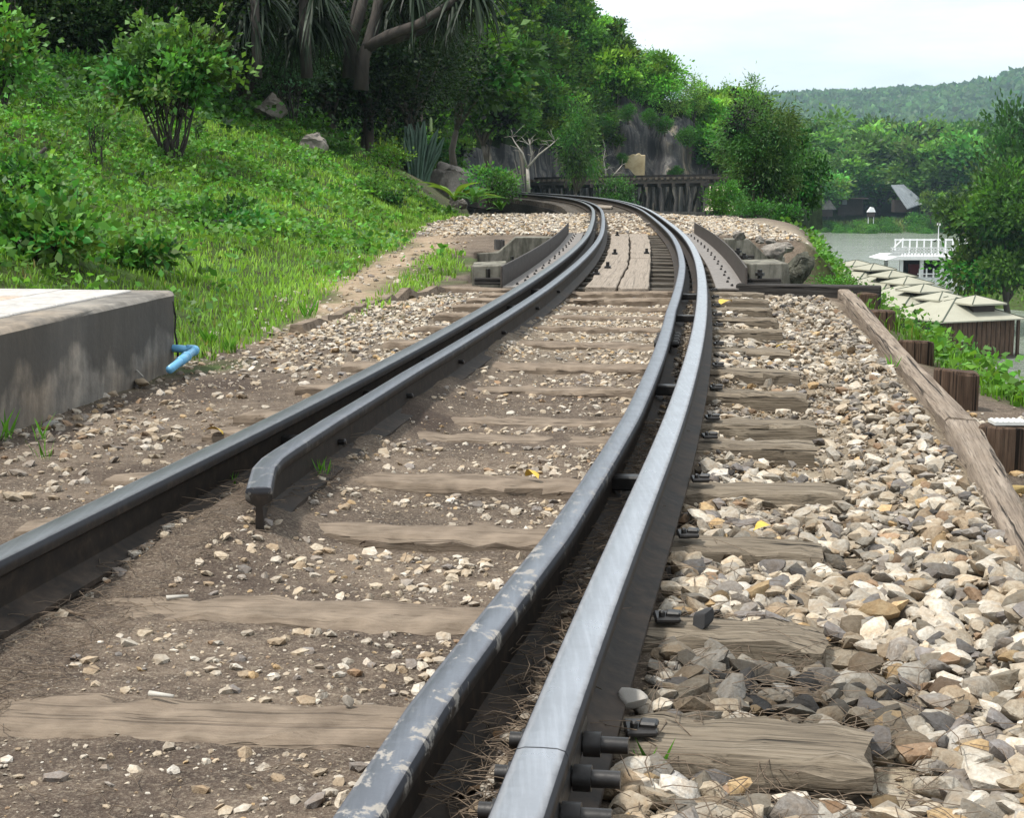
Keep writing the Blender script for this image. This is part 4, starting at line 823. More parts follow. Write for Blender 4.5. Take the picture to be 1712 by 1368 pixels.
# trees on the wooded hill: spread over its face
cnt = 0; spots = []; tries = 0
def hz_allowed(X, z):
    if -4 < X < 14.6 and z < np.interp(X, [-4, 6.2, 7.0, 8.2, 10, 14.6], [2.4, 2.4, 4.6, 6.2, 5.0, 4.2]): return False
    return True
while len(spots) < 255 and tries < 30000:
    tries += 1; X = rnd.uniform(-16, 20); z = rnd.uniform(-.5, 1)*float(zr(X)) if rnd.random() < .75 else float(zr(X))*rnd.uniform(.85, 1.0)
    if not hz_allowed(X, z): continue
    Y = float(hill_y(np.array(X), z)); px = CX + F*X/Y; py = YH - F*(z-HC)/Y
    if py < -120 or px < 560: continue
    if any((px-a)**2 + (py-b_)**2 < (26 if px > 860 else 34)**2 for a, b_ in spots): continue
    spots.append((px, py)); h = rnd.uniform(3.2, 5.2) if z < zr(X)*.8 else rnd.uniform(3., 4.4)
    pale = px > 900 and rnd.random() < .65
    key = rnd.choice(['bamboo0', 'bamboo1', 'broad0', 'broad1']) if pale else rnd.choice(['broad0', 'broad1', 'broad2', 'broad3', 'bamboo0', 'broad2'])
    t = rnd.uniform(.95, 1.6) if pale else rnd.uniform(.55, 1.1); t *= 1.6; tint = (t*rnd.uniform(.85, 1.15), t, t*rnd.uniform(.7, 1.0))
    zone_n = ('ridge against the sky' if z > zr(X)*.82 else 'upper face of the wooded hill' if z > 5 else 'lower face of the wooded hill above the timber viaduct')
    zone_n = ('on the ridge' if z > zr(X)*.82 else 'high on the wooded hill' if z > 5 else 'low on the wooded hill') + (', behind the low branch' if px < 740 else ', above the rocks and cactus' if px < 830 else ', above the bare tree' if px < 930 else ', above the tall feathery tree' if px < 1030 else ', above the cliff' if px < 1130 else ', at its right end')
    lab = ('feathery pale tree ' if key.startswith('bamboo') and pale else 'feathery dark tree ' if key.startswith('bamboo') else 'bright leafy tree ' if pale else 'dark leafy tree ') + zone_n
    tree(key, (X, Y-.4, z-.9), h, lab, group='wooded hill: ' + lab, tint=tint)
# individual trees in front of the viaduct and cliff
tree('bamboo0', at(968, 345, 86), 6.0, 'tall feathery dark green tree standing in front of the far timber viaduct', wx=.72, tint=(.72, .85, .8))
tree('bush', at(1030, 345, 92), 1.5, 'low dark bush at the foot of the viaduct posts under the cliff', cat='bush', name='bush', tint=(.7, .85, .8))
for k, (px, py, Y, h, ky, lab, tn) in enumerate([
    (760, 250, 72, 6.5, 'broad1', 'dark round tree behind the cactus, left of the bare tree', .6), (705, 200, 66, 6., 'broad2', 'mid green tree above the cactus on the slope edge', .85),
    (820, 265, 84, 5.2, 'broad3', 'dark tree just left of the bare tree', .6), (655, 175, 58, 5.6, 'broad0', 'leafy tree below the low branch of the strap leaved tree', .8),
    (1170, 305, 128, 5.4, 'broad1', 'bright tree standing at the right end of the viaduct', 1.25), (1150, 300, 122, 3.6, 'bush2', 'drooping pale bush at the foot of the cliff by the viaduct end', 1.3),
    (1195, 262, 150, 6., 'broad2', 'sunlit tree behind the pale path', 1.35), (1225, 265, 165, 7.2, 'broad0', 'tall pale tree behind the path, left of the big feathery tree', 1.2), (1180, 240, 150, 5., 'broad3', 'rounded tree where the ridge meets the sky gap', 1.1),
    (1212, 240, 190, 6.5, 'bamboo1', 'feathery tree in the gap beyond the viaduct', 1.1)]):
    p = at(px, py, Y); tree(ky, p, h, lab, tint=(tn*1.5, tn*1.5, tn*1.2), group=None)
for k, (px, py, h, lab) in enumerate(((1008, 205, 1., 'hanging bush on the upper left edge of the cliff'), (1050, 185, .9, 'bush on the cliff brow above the tan patch'), (1085, 192, .9, 'bush drooping over the middle of the cliff brow'), (1112, 205, .9, 'bush hanging down the right part of the cliff'), (1148, 225, 1., 'bush hanging at the right end of the cliff'), (1130, 285, .8, 'small bush low on the right of the cliff'), (1040, 258, .6, 'tiny bush growing from a crack in the cliff'))):
    Yc = float(zb((px-CX)/F*116)) - 1.; tree('bush2', at(px, py+14, Yc), h, lab, cat='bush', name='bush', tint=(.75, .9, .7))
# the big feathery clump above the river bank: three stems of one stand, each a tree
tree_kind('feather', 15000, 1.85, 1.7, 2.7, 46, .17, 6.2, 150, (.06, .13, .03), spread=.17, asp=.34, bias=(0, 0, -.5), cvar=.45, bottom=-.95, irr=(.55, 1.2), shell=.45)
tree('feather', at(1272, 400, 47), 4.35, 'big dark feathery tree rising at the bank right of the track', wx=.95, tint=(.8, .95, .95))
tree('bamboo0', at(1238, 345, 62), 4.2, 'paler feathery tree behind the big dark one at the bank', wx=.85, tint=(.95, 1.05, 1.0))
tree('broad1', at(1318, 398, 52), 3.4, 'darker leafy tree on the river side of the big feathery tree', wx=.62, tint=(.6, .8, .8))
tree('bamboo1', at(1258, 300, 80), 4.6, 'tall pale topped tree at the back of the bank stand', wx=.9, tint=(1.05, 1.12, 1.0))
tree('bush', at(1246, 392, 34), .66, 'blue green bush at the ballast edge beyond the bridge', cat='bush', name='bush', tint=(.8, .95, 1.1))
tree('bush', at(1285, 412, 36), .9, 'dark low bush below the big feathery tree', cat='bush', name='bush', tint=(.65, .85, .9))
tree('bush2', at(1210, 352, 44), .7, 'small bright bush beside the end of the ballast', cat='bush', name='bush', tint=(1.2, 1.25, 1))
# the large trees at the right edge
def big_tree(px, py, Y, h, key, label, wx=1., tint=(1, 1, 1)): 
    p = at(px, py, Y); p[2] = max(float(height(p[0], p[1])), -9.6); return tree(key, p, h, label, wx=wx, tint=tint)
tree_kind('spread', 24000, 3.3, 3.3, 2.6, 80, .25, 6.4, 140, (.06, .13, .02), spread=.15, irr=(.6, 1.15), bottom=-.95, r0=.2, tips=10, cvar=.34)
tree_kind('spread2', 9000, 2.6, 2.6, 2.6, 70, .3, 6.6, 141, (.045, .11, .02), spread=.22, bottom=-.8, r0=.2, tips=9, cvar=.3)
q = at(1706, 300, 112); tree('spread', (q[0], q[1], -9.4), 11.6, 'big spreading dark green tree overhanging the white floating restaurant', wx=.84, tint=(.9, 1.0, .8))
q = at(1770, 300, 118); tree('spread2', (q[0], q[1], -9.2), 14., 'tall dark tree cut by the right edge of the photo', wx=.8, tint=(.7, .85, .75))
q = at(1702, 300, 150); tree('spread2', (q[0], q[1], -8.5), 14.8, 'tall tree behind the big spreading tree on the right', wx=.62, tint=(.8, .9, .8))
# far bank trees
fb_spots = []; tries = 0
while len(fb_spots) < 120 and tries < 9000:
    tries += 1; Y = rnd.uniform(318, 470); px = rnd.uniform(1190, 1800); 
    if 1395 < px < 1545 and Y < 335: continue
    X = (px-CX)/F*Y; 
    if any((px-a)**2 + ((Y-b_)*.7)**2 < 22**2 for a, b_ in fb_spots): continue
    fb_spots.append((px, Y)); z = float(height(X, Y)); h = rnd.uniform(9, 17) if Y < 350 else rnd.uniform(12, 18); h *= 1.12
    key = rnd.choice(['broad0', 'broad1', 'broad2', 'broad3', 'spread2', 'bamboo0']); t = rnd.uniform(.75, 1.7)
    sh = 'dark' if t < 1.0 else 'mid green' if t < 1.35 else 'pale green'; rw = 'front row on the far river bank' if Y < 355 else 'back rows on the far river bank'
    pl_ = 'behind the big bank tree' if px < 1350 else 'behind the thatched hut' if px < 1400 else 'by the dark shelter' if px < 1475 else 'behind the tin roofed house' if px < 1560 else 'left of the big right hand tree' if px < 1640 else 'behind the big right hand tree'
    tree(key, (X, Y, z-.5), h, f'{sh} tree {pl_}, {rw.split()[0]} row across the river', group=f'{sh} trees, {rw} {pl_}', tint=(t*.95, t, t*1.0), wx=rnd.uniform(1., 1.4))
for k in range(40):
    px = rnd.uniform(1340, 1640); Y = rnd.uniform(303, 318); X = (px-CX)/F*Y; z = float(height(X, Y)); t = rnd.uniform(.9, 1.7)
    tree(rnd.choice(['bush', 'bush2']), (X, Y, z-.3), rnd.uniform(1.3, 3.2), 'clipped green garden bush along the far river bank', group='garden bushes on the far bank', cat='bush', name='bush', tint=(t, t*1.05, t*.8))
tree('broad0', (*at(1556, 372, 308)[:2], -7.6), 5.4, 'rounded bush tree with yellowish crown on the far bank right of the grey roofed house', tint=(1.2, 1.15, .8))
tree('broad3', (*at(1352, 340, 312)[:2], -8.), 6.4, 'light green reed like clump at the left end of the far bank', tint=(1.5, 1.5, 1.2))

# ------------------------------------------------------------------ grass and weeds on the slopes (ground cover)
def cover(name, n, s0, s1, o0, o1, hgt, wid, seed, mask, col, cvar, lean=.5, m='grass', dist=True, parent=None, yl=.12):
    r = np.random.default_rng(seed); s = s0 + (s1-s0)*r.random(n)**(1.7 if dist else 1); o = o0 + (o1-o0)*r.random(n); P = tp(s, o); k = mask(s, o, P, r); s, o, P = s[k], o[k], P[k]; n = len(P)
    P[:, 2] = height(P[:, 0], P[:, 1]) - .008
    sz = (hgt*r.uniform(.5, 1.3, n))*np.interp(s, [6, 30], [.8, 1.35]); a = r.random(n)*6.283; dr = np.stack([np.cos(a), np.sin(a), np.zeros(n)], 1); sd_ = np.stack([-np.sin(a), np.cos(a), np.zeros(n)], 1)*(wid*r.uniform(.7, 1.3, n)*np.interp(s, [6, 14, 34], [.8, 1.1, 2.2]))[:, None]
    ln = (lean*r.uniform(.2, 1.2, n))[:, None]; up = np.array([0, 0, 1.])
    mid = P + (up*.6 + dr*ln*.3)*sz[:, None]; tip = P + (up*(1 - ln*.25) + dr*ln)*sz[:, None]
    V = np.stack([P - sd_, P + sd_, mid + sd_*.8, mid - sd_*.8, tip + sd_*.12, tip - sd_*.12], 1).reshape(-1, 3); b = (np.arange(n)*6)[:, None]
    Fc = np.concatenate([b + np.array([0, 1, 2, 3]), b + np.array([3, 2, 4, 5])], 0)
    pt = fbm(P[:, 0]*.9, P[:, 1]*.9, 4)[:, None]; c = np.array(col)*(1 + pt*1.6)*(1 + cvar*r.normal(size=(n, 1))); yy = r.random(n) < yl; c[yy] = np.array([.22, .2, .07])*r.uniform(.6, 1.2, (yy.sum(), 1))
    return link(name, npmesh(name, V, Fc, False, tint=np.clip(np.repeat(c, 6, 0), .01, .5)), M[m], kind='stuff')
hb = lambda s: np.interp(s, [0, 8, 14, 22, 30, 36], [2.4, 1.6, 1.3, 3.1, 3.3, 3.3])
pcen = lambda s: np.interp(s, [7, 9, 12, 16, 20, 24, 28], [1.45, 1.6, 1.95, 2.3, 2.5, 2.6, 2.6])
off_path = lambda s, o, r: (np.abs(-o - pcen(s)) > np.interp(s, [7, 10, 20, 28], [.12, .2, .34, .5])*r.uniform(.6, 1.3, len(s))) | (s > 29)
plat_out = lambda P: ~((P[:, 0] < -1.2) & (P[:, 1] < 7.0))
def m_grass(s, o, P, r):
    nz = fbm(P[:, 0]*1.1+3, P[:, 1]*1.1, 4); return (-o > hb(s) + nz*.9) & off_path(s, o, r) & plat_out(P) & (r.random(len(s)) < np.clip(.8 + fbm(P[:, 0]*2.6, P[:, 1]*2.6, 3)*2.0, .1, 1))
cover('grass', 235000, 6.5, 36, -14, -1.3, .064, .0052, 21, m_grass, (.18, .335, .05), .28, yl=.03)
# leafy weeds: little rosettes of broad leaves
def weeds(name, n, s0, s1, o0, o1, seed, mask, lsz, hgt, col, per=9, parent=None):
    r = np.random.default_rng(seed); s = s0 + (s1-s0)*r.random(n)**1.4; o = o0 + (o1-o0)*r.random(n); P = tp(s, o); k = mask(s, o, P, r); s, P = s[k], P[k]; n = len(P); P[:, 2] = height(P[:, 0], P[:, 1])
    hh = hgt*r.uniform(.4, 1.4, n); Q = np.repeat(P, per, 0) + r.normal(size=(n*per, 3))*np.array([.5, .5, 0])*np.repeat(hh, per)[:, None]*.7; Q[:, 2] += np.repeat(hh, per)*r.random(n*per); D = r.normal(size=(n*per, 3)); D[:, 2] = np.abs(D[:, 2])*.5 - .1
    V, Fc = leaves(Q, D, np.repeat(lsz*r.uniform(.7, 1.3, n)*np.interp(s, [6, 30], [.9, 1.5]), per)*r.uniform(.6, 1.2, n*per), .75, .1, r)
    c = np.repeat(np.array(col)*(1 + .28*r.normal(size=(n, 1)))*(1 + .1*r.normal(size=(n, 3))), per, 0)*(1 + .2*r.normal(size=(n*per, 1)))
    return link(name, npmesh(name, V, Fc, False, tint=np.clip(np.repeat(c, 4, 0), .01, .5)), M['leaf'], kind='stuff')
def m_weed(s, o, P, r):
    dn = sst(-o, 2.2, 5.5); nz = fbm(P[:, 0]*.8+9, P[:, 1]*.8, 4); return (-o > hb(s)) & off_path(s, o, r) & plat_out(P) & (r.random(len(s)) < np.clip(dn*.75 + nz*2.4, .02, 1))
weeds('weeds', 17000, 6.6, 36, -14, -1.6, 22, m_weed, .055, .14, (.095, .235, .036), 10)
weeds('undergrowth', 9000, 20, 42, -22, -4.5, 23, lambda s, o, P, r: r.random(len(s)) < sst(-o + s*.12, 10.5, 13.5), .085, .4, (.045, .12, .02), 12)
def m_right(s, o, P, r):
    oe = np.interp(s, [0, 4, 6.2, 7, 11, 14, 22, 30, 40], [2.6, 2.4, 1.95, 1.62, 1.55, 2.3, 2.5, 3.3, 3.4]); return (o > oe + fbm(P[:, 0]*2, P[:, 1]*2, 3)*.4) & (r.random(len(s)) < .9)
cover('grass', 36000, 4.5, 20, 1.5, 7, .1, .0045, 24, m_right, (.11, .24, .03), .3, yl=.1)
weeds('weeds', 6000, 5.2, 24, 1.7, 8, 25, m_right, .05, .13, (.09, .22, .03), 10)
weeds('undergrowth', 9000, 11.5, 60, 1.9, 16, 26, m_right, .07, .16, (.08, .19, .03), 10)
cover('grass', 5000, 36, 60, 1.2, 5, .25, .012, 27, lambda s, o, P, r: r.random(len(s)) < .8, (.09, .2, .03), .3, dist=False)
# reeds and lawn on the far bank
def far_grass(n, seed, x0, x1, y0, y1, hgt, col):
    r = np.random.default_rng(seed); px = x0 + (x1-x0)*r.random(n); Y = y0 + (y1-y0)*r.random(n); X = (px-CX)/F*Y; z = height(X, Y); k = z > -9.9; P = np.stack([X, Y, z], 1)[k]; n = len(P); D = r.normal(size=(n, 3))*.35 + np.array([0, 0, 1]); V, Fc = leaves(P, D, hgt*r.uniform(.5, 1.3, n), .4, 0, r); c = np.array(col)*(1 + .25*r.normal(size=(n, 1)))*(1 + .12*r.normal(size=(n, 3)))
    link('reeds', npmesh('reeds', V, Fc, False, tint=np.clip(np.repeat(c, 4, 0), .01, .5)), M['leaf'], kind='stuff')
far_grass(9000, 28, 1330, 1720, 296, 322, 1.1, (.17, .24, .07))
r28 = np.random.default_rng(29); n = 5000; X = 47 + r28.normal(size=n)*8; Y = 139 + r28.normal(size=n)*9; zz = height(X, Y); k = zz > -9.8; V, Fc = leaves(np.stack([X, Y, zz], 1)[k], r28.normal(size=(k.sum(), 3))*.5 + np.array([0, 0, 1]), .4*r28.uniform(.5, 1.2, k.sum()), .5, 0, r28)
link('lawn', npmesh('lawn', V, Fc, False, tint=np.clip(np.array([.12, .25, .035])*(1 + .2*r28.normal(size=(len(V)//4, 1))).repeat(4, 0), .01, .5)), M['leaf'], kind='stuff')
# ------------------------------------------------------------------ shrubs on the left slope
def shrub(name, px, py, top_px, wpx, label, nst, n_leaf, leaf, col, seed, crown_lo=.45, clumps=40, cat='shrub', tint=(1, 1, 1), stemr=.016, P=None, spread=.3, bark='dark_bark'):
    P = hitg(px, py) if P is None else P; Y = P[1]; H = (py - top_px)/F*Y; rx = wpx/2/F*Y; r = random.Random(seed)
    root = empty(name, tuple(P), label=label, cat=cat); rz_ = H*(1-crown_lo)/2; cz = H - rz_
    cm, cc = crown_mesh('crown', n_leaf, rx, rx*.9, rz_, clumps, leaf, seed, spread=spread, col=col, cvar=.32, bottom=-.75, asp=.62, irr=(.62, 1.2))
    cm.transform(Matrix.Translation((0, 0, cz))); c = link('crown', cm, M['leaf'], root); c.color = (*tint, 1)
    for i in range(nst):
        t = cc[r.randrange(len(cc))]*.8; a = r.uniform(0, 6.28); b0 = Vector((math.cos(a)*rx*.1, math.sin(a)*rx*.1, -.1)); tip = Vector((t[0], t[1], cz + t[2]*.7)); md = b0.lerp(tip, .5) + Vector((r.uniform(-.12, .12)*rx, r.uniform(-.12, .12)*rx, .02)); q1 = b0.lerp(md, .5) + Vector((r.uniform(-.06, .06)*rx, r.uniform(-.06, .06)*rx, 0))
        b = MB(); b.tube([b0, q1, md, tip], [stemr, stemr*.9, stemr*.7, stemr*.25], 6)
        for _ in range(2):
            tt = Vector(cc[r.randrange(len(cc))]); tt = Vector((tt[0]*.9, tt[1]*.9, cz + tt[2]*.8)); b.tube([md, md.lerp(tt, .5) + Vector((0, 0, .03)), tt], [stemr*.55, stemr*.4, stemr*.15], 5)
        b.build('stem', M[bark], root, smooth=True)
    return root, P, H, rx
sh, shP, shH, shR = shrub('shrub', 286, 268, 48, 205, 'large leafy shrub on many dark bare stems in the middle of the grass slope', 18, 5600, .1, (.08, .18, .035), 201, .36, 52, tint=(1, 1, 1), stemr=.018, spread=.19)
for k, (bx, by, tx_, ty) in enumerate(((262, 75, 226, 12), (338, 80, 378, 2), (300, 55, 303, 30))):       # leafy shoots sticking out of the top
    A = at(bx, by, shP[1]) - shP; B = at(tx_, ty, shP[1]) - shP; b = MB(); b.tube([A, (A+B)/2 + (.02, 0, .03), B], [.007, .006, .003], 5); s_ = b.build('shoot', M['bark'], sh, smooth=True)
    t = rng.random(34); C = A + (B-A)*t[:, None] + rng.normal(size=(34, 3))*.02; V, Fc = leaves(C, rng.normal(size=(34, 3)) + (0, 0, .1), .1, .68, .12); cl = np.array([.15, .28, .045])*(1 + .2*rng.normal(size=(34, 1))); link('shoot_leaves', npmesh('shoot_leaves', V, Fc, False, tint=np.repeat(np.clip(cl, .01, 1), 4, 0)), M['leaf'], s_)
shrub('shrub', 165, 275, 172, 95, 'small sparse sapling with thin bare stems left of the large shrub', 6, 420, .075, (.08, .18, .035), 202, .3, 20, stemr=.011)
shrub('shrub', 330, 238, 198, 26, 'tiny dark seedling just right of the large shrub stems', 2, 130, .06, (.04, .09, .03), 203, .3, 8, stemr=.008)
shrub('shrub', 490, 208, 82, 112, 'rounded grey green shrub on crossed bare stems behind the slope rock', 8, 1900, .085, (.065, .135, .06), 204, .4, 40, stemr=.017)
shrub('shrub', 585, 198, 86, 130, 'dense dark bush between the rounded shrub and the low branch', 6, 2600, .1, (.04, .095, .035), 205, .1, 46)
shrub('shrub', 640, 200, 118, 100, 'grey green bush hanging below the low tree branch', 6, 1900, .095, (.05, .11, .045), 206, .15, 36)
shrub('shrub', 5, 190, 12, 110, 'bright leafy shrub cut off by the left edge of the photo', 6, 1700, .1, (.1, .24, .04), 207, .12, 36)
shrub('shrub', 120, 150, 88, 120, 'feathery bright green bush up the slope left of the large shrub', 5, 1700, .1, (.065, .19, .03), 208, .05, 30)
shrub('shrub', 650, 285, 236, 70, 'low yellow green bush by the cactus', 4, 900, .07, (.1, .22, .03), 209, .05, 20)
shrub('shrub', 628, 332, 302, 56, 'low round green bush on the bright grass', 4, 800, .06, (.07, .17, .03), 210, .05, 18)
shrub('shrub', 655, 345, 318, 44, 'small dark bush beside the pale stone on the grass', 4, 600, .06, (.045, .12, .03), 211, .05, 14)
shrub('shrub', 560, 262, 232, 70, 'low leafy bush under the grey slope boulder', 4, 900, .07, (.06, .16, .03), 212, .05, 18)
for k, (px, py, tp_, wp, lab) in enumerate(((50, 330, 262, 110, 'leafy weed clump at the left edge by the broken branches'), (90, 440, 345, 170, 'broad leaved weed clump behind the platform, left one'), (230, 455, 400, 130, 'dark leaved weed clump behind the platform, right one'), (385, 380, 330, 130, 'dark leaved weed clump in the middle of the slope'), (20, 420, 345, 120, 'bright weed clump behind the platform at the left edge'), (420, 90, 20, 130, 'dim bush in the shade under the trees'), (240, 110, 40, 150, 'dim leafy bush behind the large shrub'))):
    shrub('shrub', px, py, tp_, wp, lab, 3, 900, .07, (.08, .2, .035) if k < 5 else (.05, .15, .03), 220+k, .02, 22)
# banana like broad leaves by the rocks
def broad_plant(px, py, Y, h, n, label, col, seed, wide=.2):
    r = random.Random(seed); P = at(px, py, Y); P[2] = min(P[2], float(height(P[0], P[1]))+.3); root = empty('broad_leaf_plant', tuple(P), label=label, cat='plant', group='broad leaved plants by the rocks'); me = []
    for k in range(n):
        a = r.uniform(0, 6.28); L = h*r.uniform(.7, 1.1); el = r.uniform(.5, 1.3); b = MB(); V = []; Fs = []
        for i in range(7):
            t = i/6; x = L*(math.cos(el)*t + .35*t*t); z = L*(math.sin(el)*t - .42*t*t); wv = wide*h*math.sin(math.pi*min(1, t*.92+.06))**.8
            for q, dz in ((-1, .25), (0, 0), (1, .25)): V.append((math.cos(a)*x - math.sin(a)*wv*q*.5, math.sin(a)*x + math.cos(a)*wv*q*.5, z + abs(q)*wv*dz))
        for i in range(6): Fs += [(i*3, i*3+1, i*3+4, i*3+3), (i*3+1, i*3+2, i*3+5, i*3+4)]
        c = np.array(col)*r.uniform(.7, 1.25); link('leaf', npmesh('leaf', V, Fs, True, tint=np.tile(c, (len(V), 1))), M['leaf'], root)
broad_plant(792, 302, 31, .55, 14, 'broad leaved banana like plant behind the rocks', (.06, .17, .035), 1)
broad_plant(760, 270, 33, .8, 10, 'bright yellow green broad leaved plant between the cactus and the rocks', (.15, .26, .04), 2)
broad_plant(838, 352, 34, .5, 9, 'low broad leaved plant at the edge of the ballast', (.08, .2, .04), 3)
shrub('shrub', 822, 335, 275, 80, 'fluffy fern like bush right of the rocks', 4, 1800, .07, (.07, .19, .04), 240, .02, 30, P=at(822, 338, 33.5))
# rocks
def boulder(px, py_base, wpx, hpx, label, mkey='rock', seed=1, Y=None, sq=(1, .8, 1), rz=0, detail=True, cuts=9):
    P = hitg(px, py_base) if Y is None else at(px, py_base, Y); sc_ = P[1]/F; bm = bmesh.new(); bmesh.ops.create_icosphere(bm, subdivisions=4, radius=1); V = np.array([v.co[:] for v in bm.verts]); Fc = np.array([[v.index for v in f.verts] for f in bm.faces]); bm.free()
    W_ = rock_verts(V, seed, cuts, 1.0, .16); W_ += V*(fbm(V[:, 0]*2.3+seed, V[:, 1]*2.3+V[:, 2]*3.1, 4)*.5)[:, None]
    W_ /= np.abs(W_).max(0); W_ *= np.array([wpx*sc_/2*sq[0], wpx*sc_/2*sq[1], hpx*sc_/2*1.1*sq[2]]); W_[:, 2] += hpx*sc_/2*.8
    me = npmesh('boulder', W_, Fc, True); me.set_sharp_from_angle(angle=R(40)); o = link('boulder', me, M[mkey], loc=tuple(P), label=label, cat='boulder'); o.rotation_euler.z = rz; return o
boulder(738, 320, 78, 64, 'tall leaning pale boulder beside the cactus at the slope foot', seed=3).rotation_euler = (0, .5, .2)
boulder(768, 326, 70, 56, 'dark boulder behind the leaning pale boulder', 'dark_rock', seed=5).rotation_euler = (0, .4, -.2)
boulder(790, 353, 66, 50, 'blocky flat topped boulder at the edge of the ballast', seed=8)
boulder(768, 348, 34, 24, 'small pale rock wedged beside the flat topped boulder', seed=9)
boulder(450, 202, 66, 50, 'brownish cleft boulder half way up the grass slope', seed=12)
boulder(524, 254, 52, 40, 'grey pointed boulder in the grass right of the large shrub', seed=14)
boulder(432, 150, 130, 52, 'long flat dark rock outcrop near the tree line', 'dark_rock', seed=16)
boulder(602, 318, 26, 18, 'small pale stone on the bright grass', seed=18)
boulder(250, 105, 130, 26, 'dark rock outcrop in the shade behind the large shrub', 'dark_rock', seed=19)
boulder(1336, 478, 52, 74, 'mottled mossy rock standing beside the river side abutment', 'dark_rock', seed=21, Y=12.6, sq=(1, .9, 1), cuts=6)
boulder(1298, 440, 52, 42, 'brown rock behind the abutment step', 'rock', seed=23, Y=14.5)
boulder(1312, 420, 40, 18, 'grey stones piled on the bank behind the abutment', 'rock', seed=25, Y=17)
for k, (px, py, wd, lab) in enumerate(((1238, 402, 26, 'pale'), (1268, 408, 22, 'tan'), (1290, 413, 24, 'grey'))):
    boulder(px, py-2, wd, 13, f'{lab} ballast boulder on the bank edge behind the river side abutment', 'rock', seed=30+k, Y=16.5)
# broken dark branches at the left
for k, (pts, lab) in enumerate((([(35, 292), (55, 270), (77, 247)], 'broken dark branch pointing up at the left of the slope'), ([(55, 292), (75, 286), (98, 277)], 'broken dark branch lying low at the left of the slope'))):
    P0 = hitg(*pts[0]); Q = [at(x, y, P0[1] - .02*i) - P0 for i, (x, y) in enumerate(pts)]; Q[0] = Q[0] - np.array([.05, 0, .08]); b = MB(); b.tube(Q, [.05, .035, .02] if k == 0 else [.03, .025, .012], 7); link('broken_branch', b.mesh('broken_branch', True), M['dark_bark'], loc=tuple(P0), label=lab, cat='branch')
# cactus clump
P0 = hitg(705, 300); root = empty('cactus', tuple(P0), label='tall blue green candelabra cactus with many upright arms at the slope edge', cat='cactus'); sc_ = P0[1]/F; r = random.Random(5)
def cactus_arm(x0, x1, y1, rad, m, dy=0, y0=None):
    A = Vector(((x0-705)*sc_, dy, -.15 if y0 is None else (300-y0)*sc_)); B = Vector(((x1-705)*sc_, dy, (300-y1)*sc_)); b = MB(); n = 10; V = []; L = 12
    for i in range(L):
        t = i/(L-1); p = A.lerp(B, t); p.x = A.x + (B.x-A.x)*t**1.4; rr_ = rad*(1 if i < L-2 else .8 if i == L-2 else .25)*(1 + .08*math.sin(t*26))
        for k in range(n): an = 2*math.pi*k/n; q = rr_*(1.25 if k % 2 == 0 else .62); V.append((p.x + math.cos(an)*q, p.y + math.sin(an)*q, p.z))
    b.add(V, [(i*n+k, i*n+(k+1) % n, (i+1)*n+(k+1) % n, (i+1)*n+k) for i in range(L-1) for k in range(n)] + [tuple(range(n))[::-1], tuple(range((L-1)*n, L*n))]); b.build('arm', m, root)
for k in range(26):
    x1 = 670 + k*2.8 + r.uniform(-3, 3); y1 = r.uniform(203, 245) + (6 if k < 2 or k > 20 else 0); cactus_arm(700 + (x1-705)*.35, x1, y1, .062*r.uniform(.8, 1.2), M['cactus'], r.uniform(-.3, .3))
cactus_arm(722, 722, 199, .03, M['bright_cactus'], -.35, 222)
P0 = hitg(742, 258); o = MB(); H = (262-196)/F*P0[1]; o.tube([(0, 0, -.2), (.01, 0, H*.5), (0, 0, H)], [.05, .048, .045], 8); link('bare_post', o.mesh('bare_post'), M['post'], loc=tuple(P0), label='thin dark bare post behind the cactus', cat='post')
# strap leaved tree (multi stemmed, drooping leaf heads) at the top
def head_mesh(seed, n=90, L=1.0):
    r = np.random.default_rng(seed); V = []; Fs = []; 
    for k in range(n):
        a = r.random()*6.283; el = r.uniform(-.9, 1.35); l = L*r.uniform(.75, 1.15); wd = .035*l; base_ = len(V)
        for i in range(6):
            t = i/5; x = l*(math.cos(el)*t); z = l*(math.sin(el)*t - .55*t*t*(.4 + math.cos(el))); ww = wd*(1 - t**2.2)
            for q in (-1, 1): V.append((math.cos(a)*x - math.sin(a)*ww*q, math.sin(a)*x + math.cos(a)*ww*q, z))
        for i in range(5): Fs.append((base_+i*2, base_+i*2+1, base_+i*2+3, base_+i*2+2))
    c = np.repeat(np.array([.022, .038, .02])*(1 + .3*r.normal(size=(n, 1))), 12, 0); return npmesh('leaf_head', V, Fs, False, tint=np.clip(c, .008, 1))
heads = [head_mesh(50+k) for k in range(3)]
for h_ in heads: h_.materials.append(M['leaf'])
def strap_tree(px, py, Y, limbs, hd_, label, r0=.2):
    P0 = at(px, py, Y); root = empty('strap_leaved_tree', tuple(P0), label=label, cat='tree'); 
    for pts, ra, rb in limbs:
        Q = [at(x, y, Y + dy) - P0 for x, y, dy in pts]; b = MB(); b.tube(Q, list(np.linspace(ra, rb, len(Q))), 10); b.build('limb', M['dark_bark'], root, smooth=True)
    for k, (x, y, dy, sc) in enumerate(hd_):
        o = link('leaf_head', heads[k % 3], None, root, loc=tuple(at(x, y, Y+dy) - P0)); o.scale = (sc,)*3; o.rotation_euler.z = k*1.3; o.color = (1, 1, 1, 1)
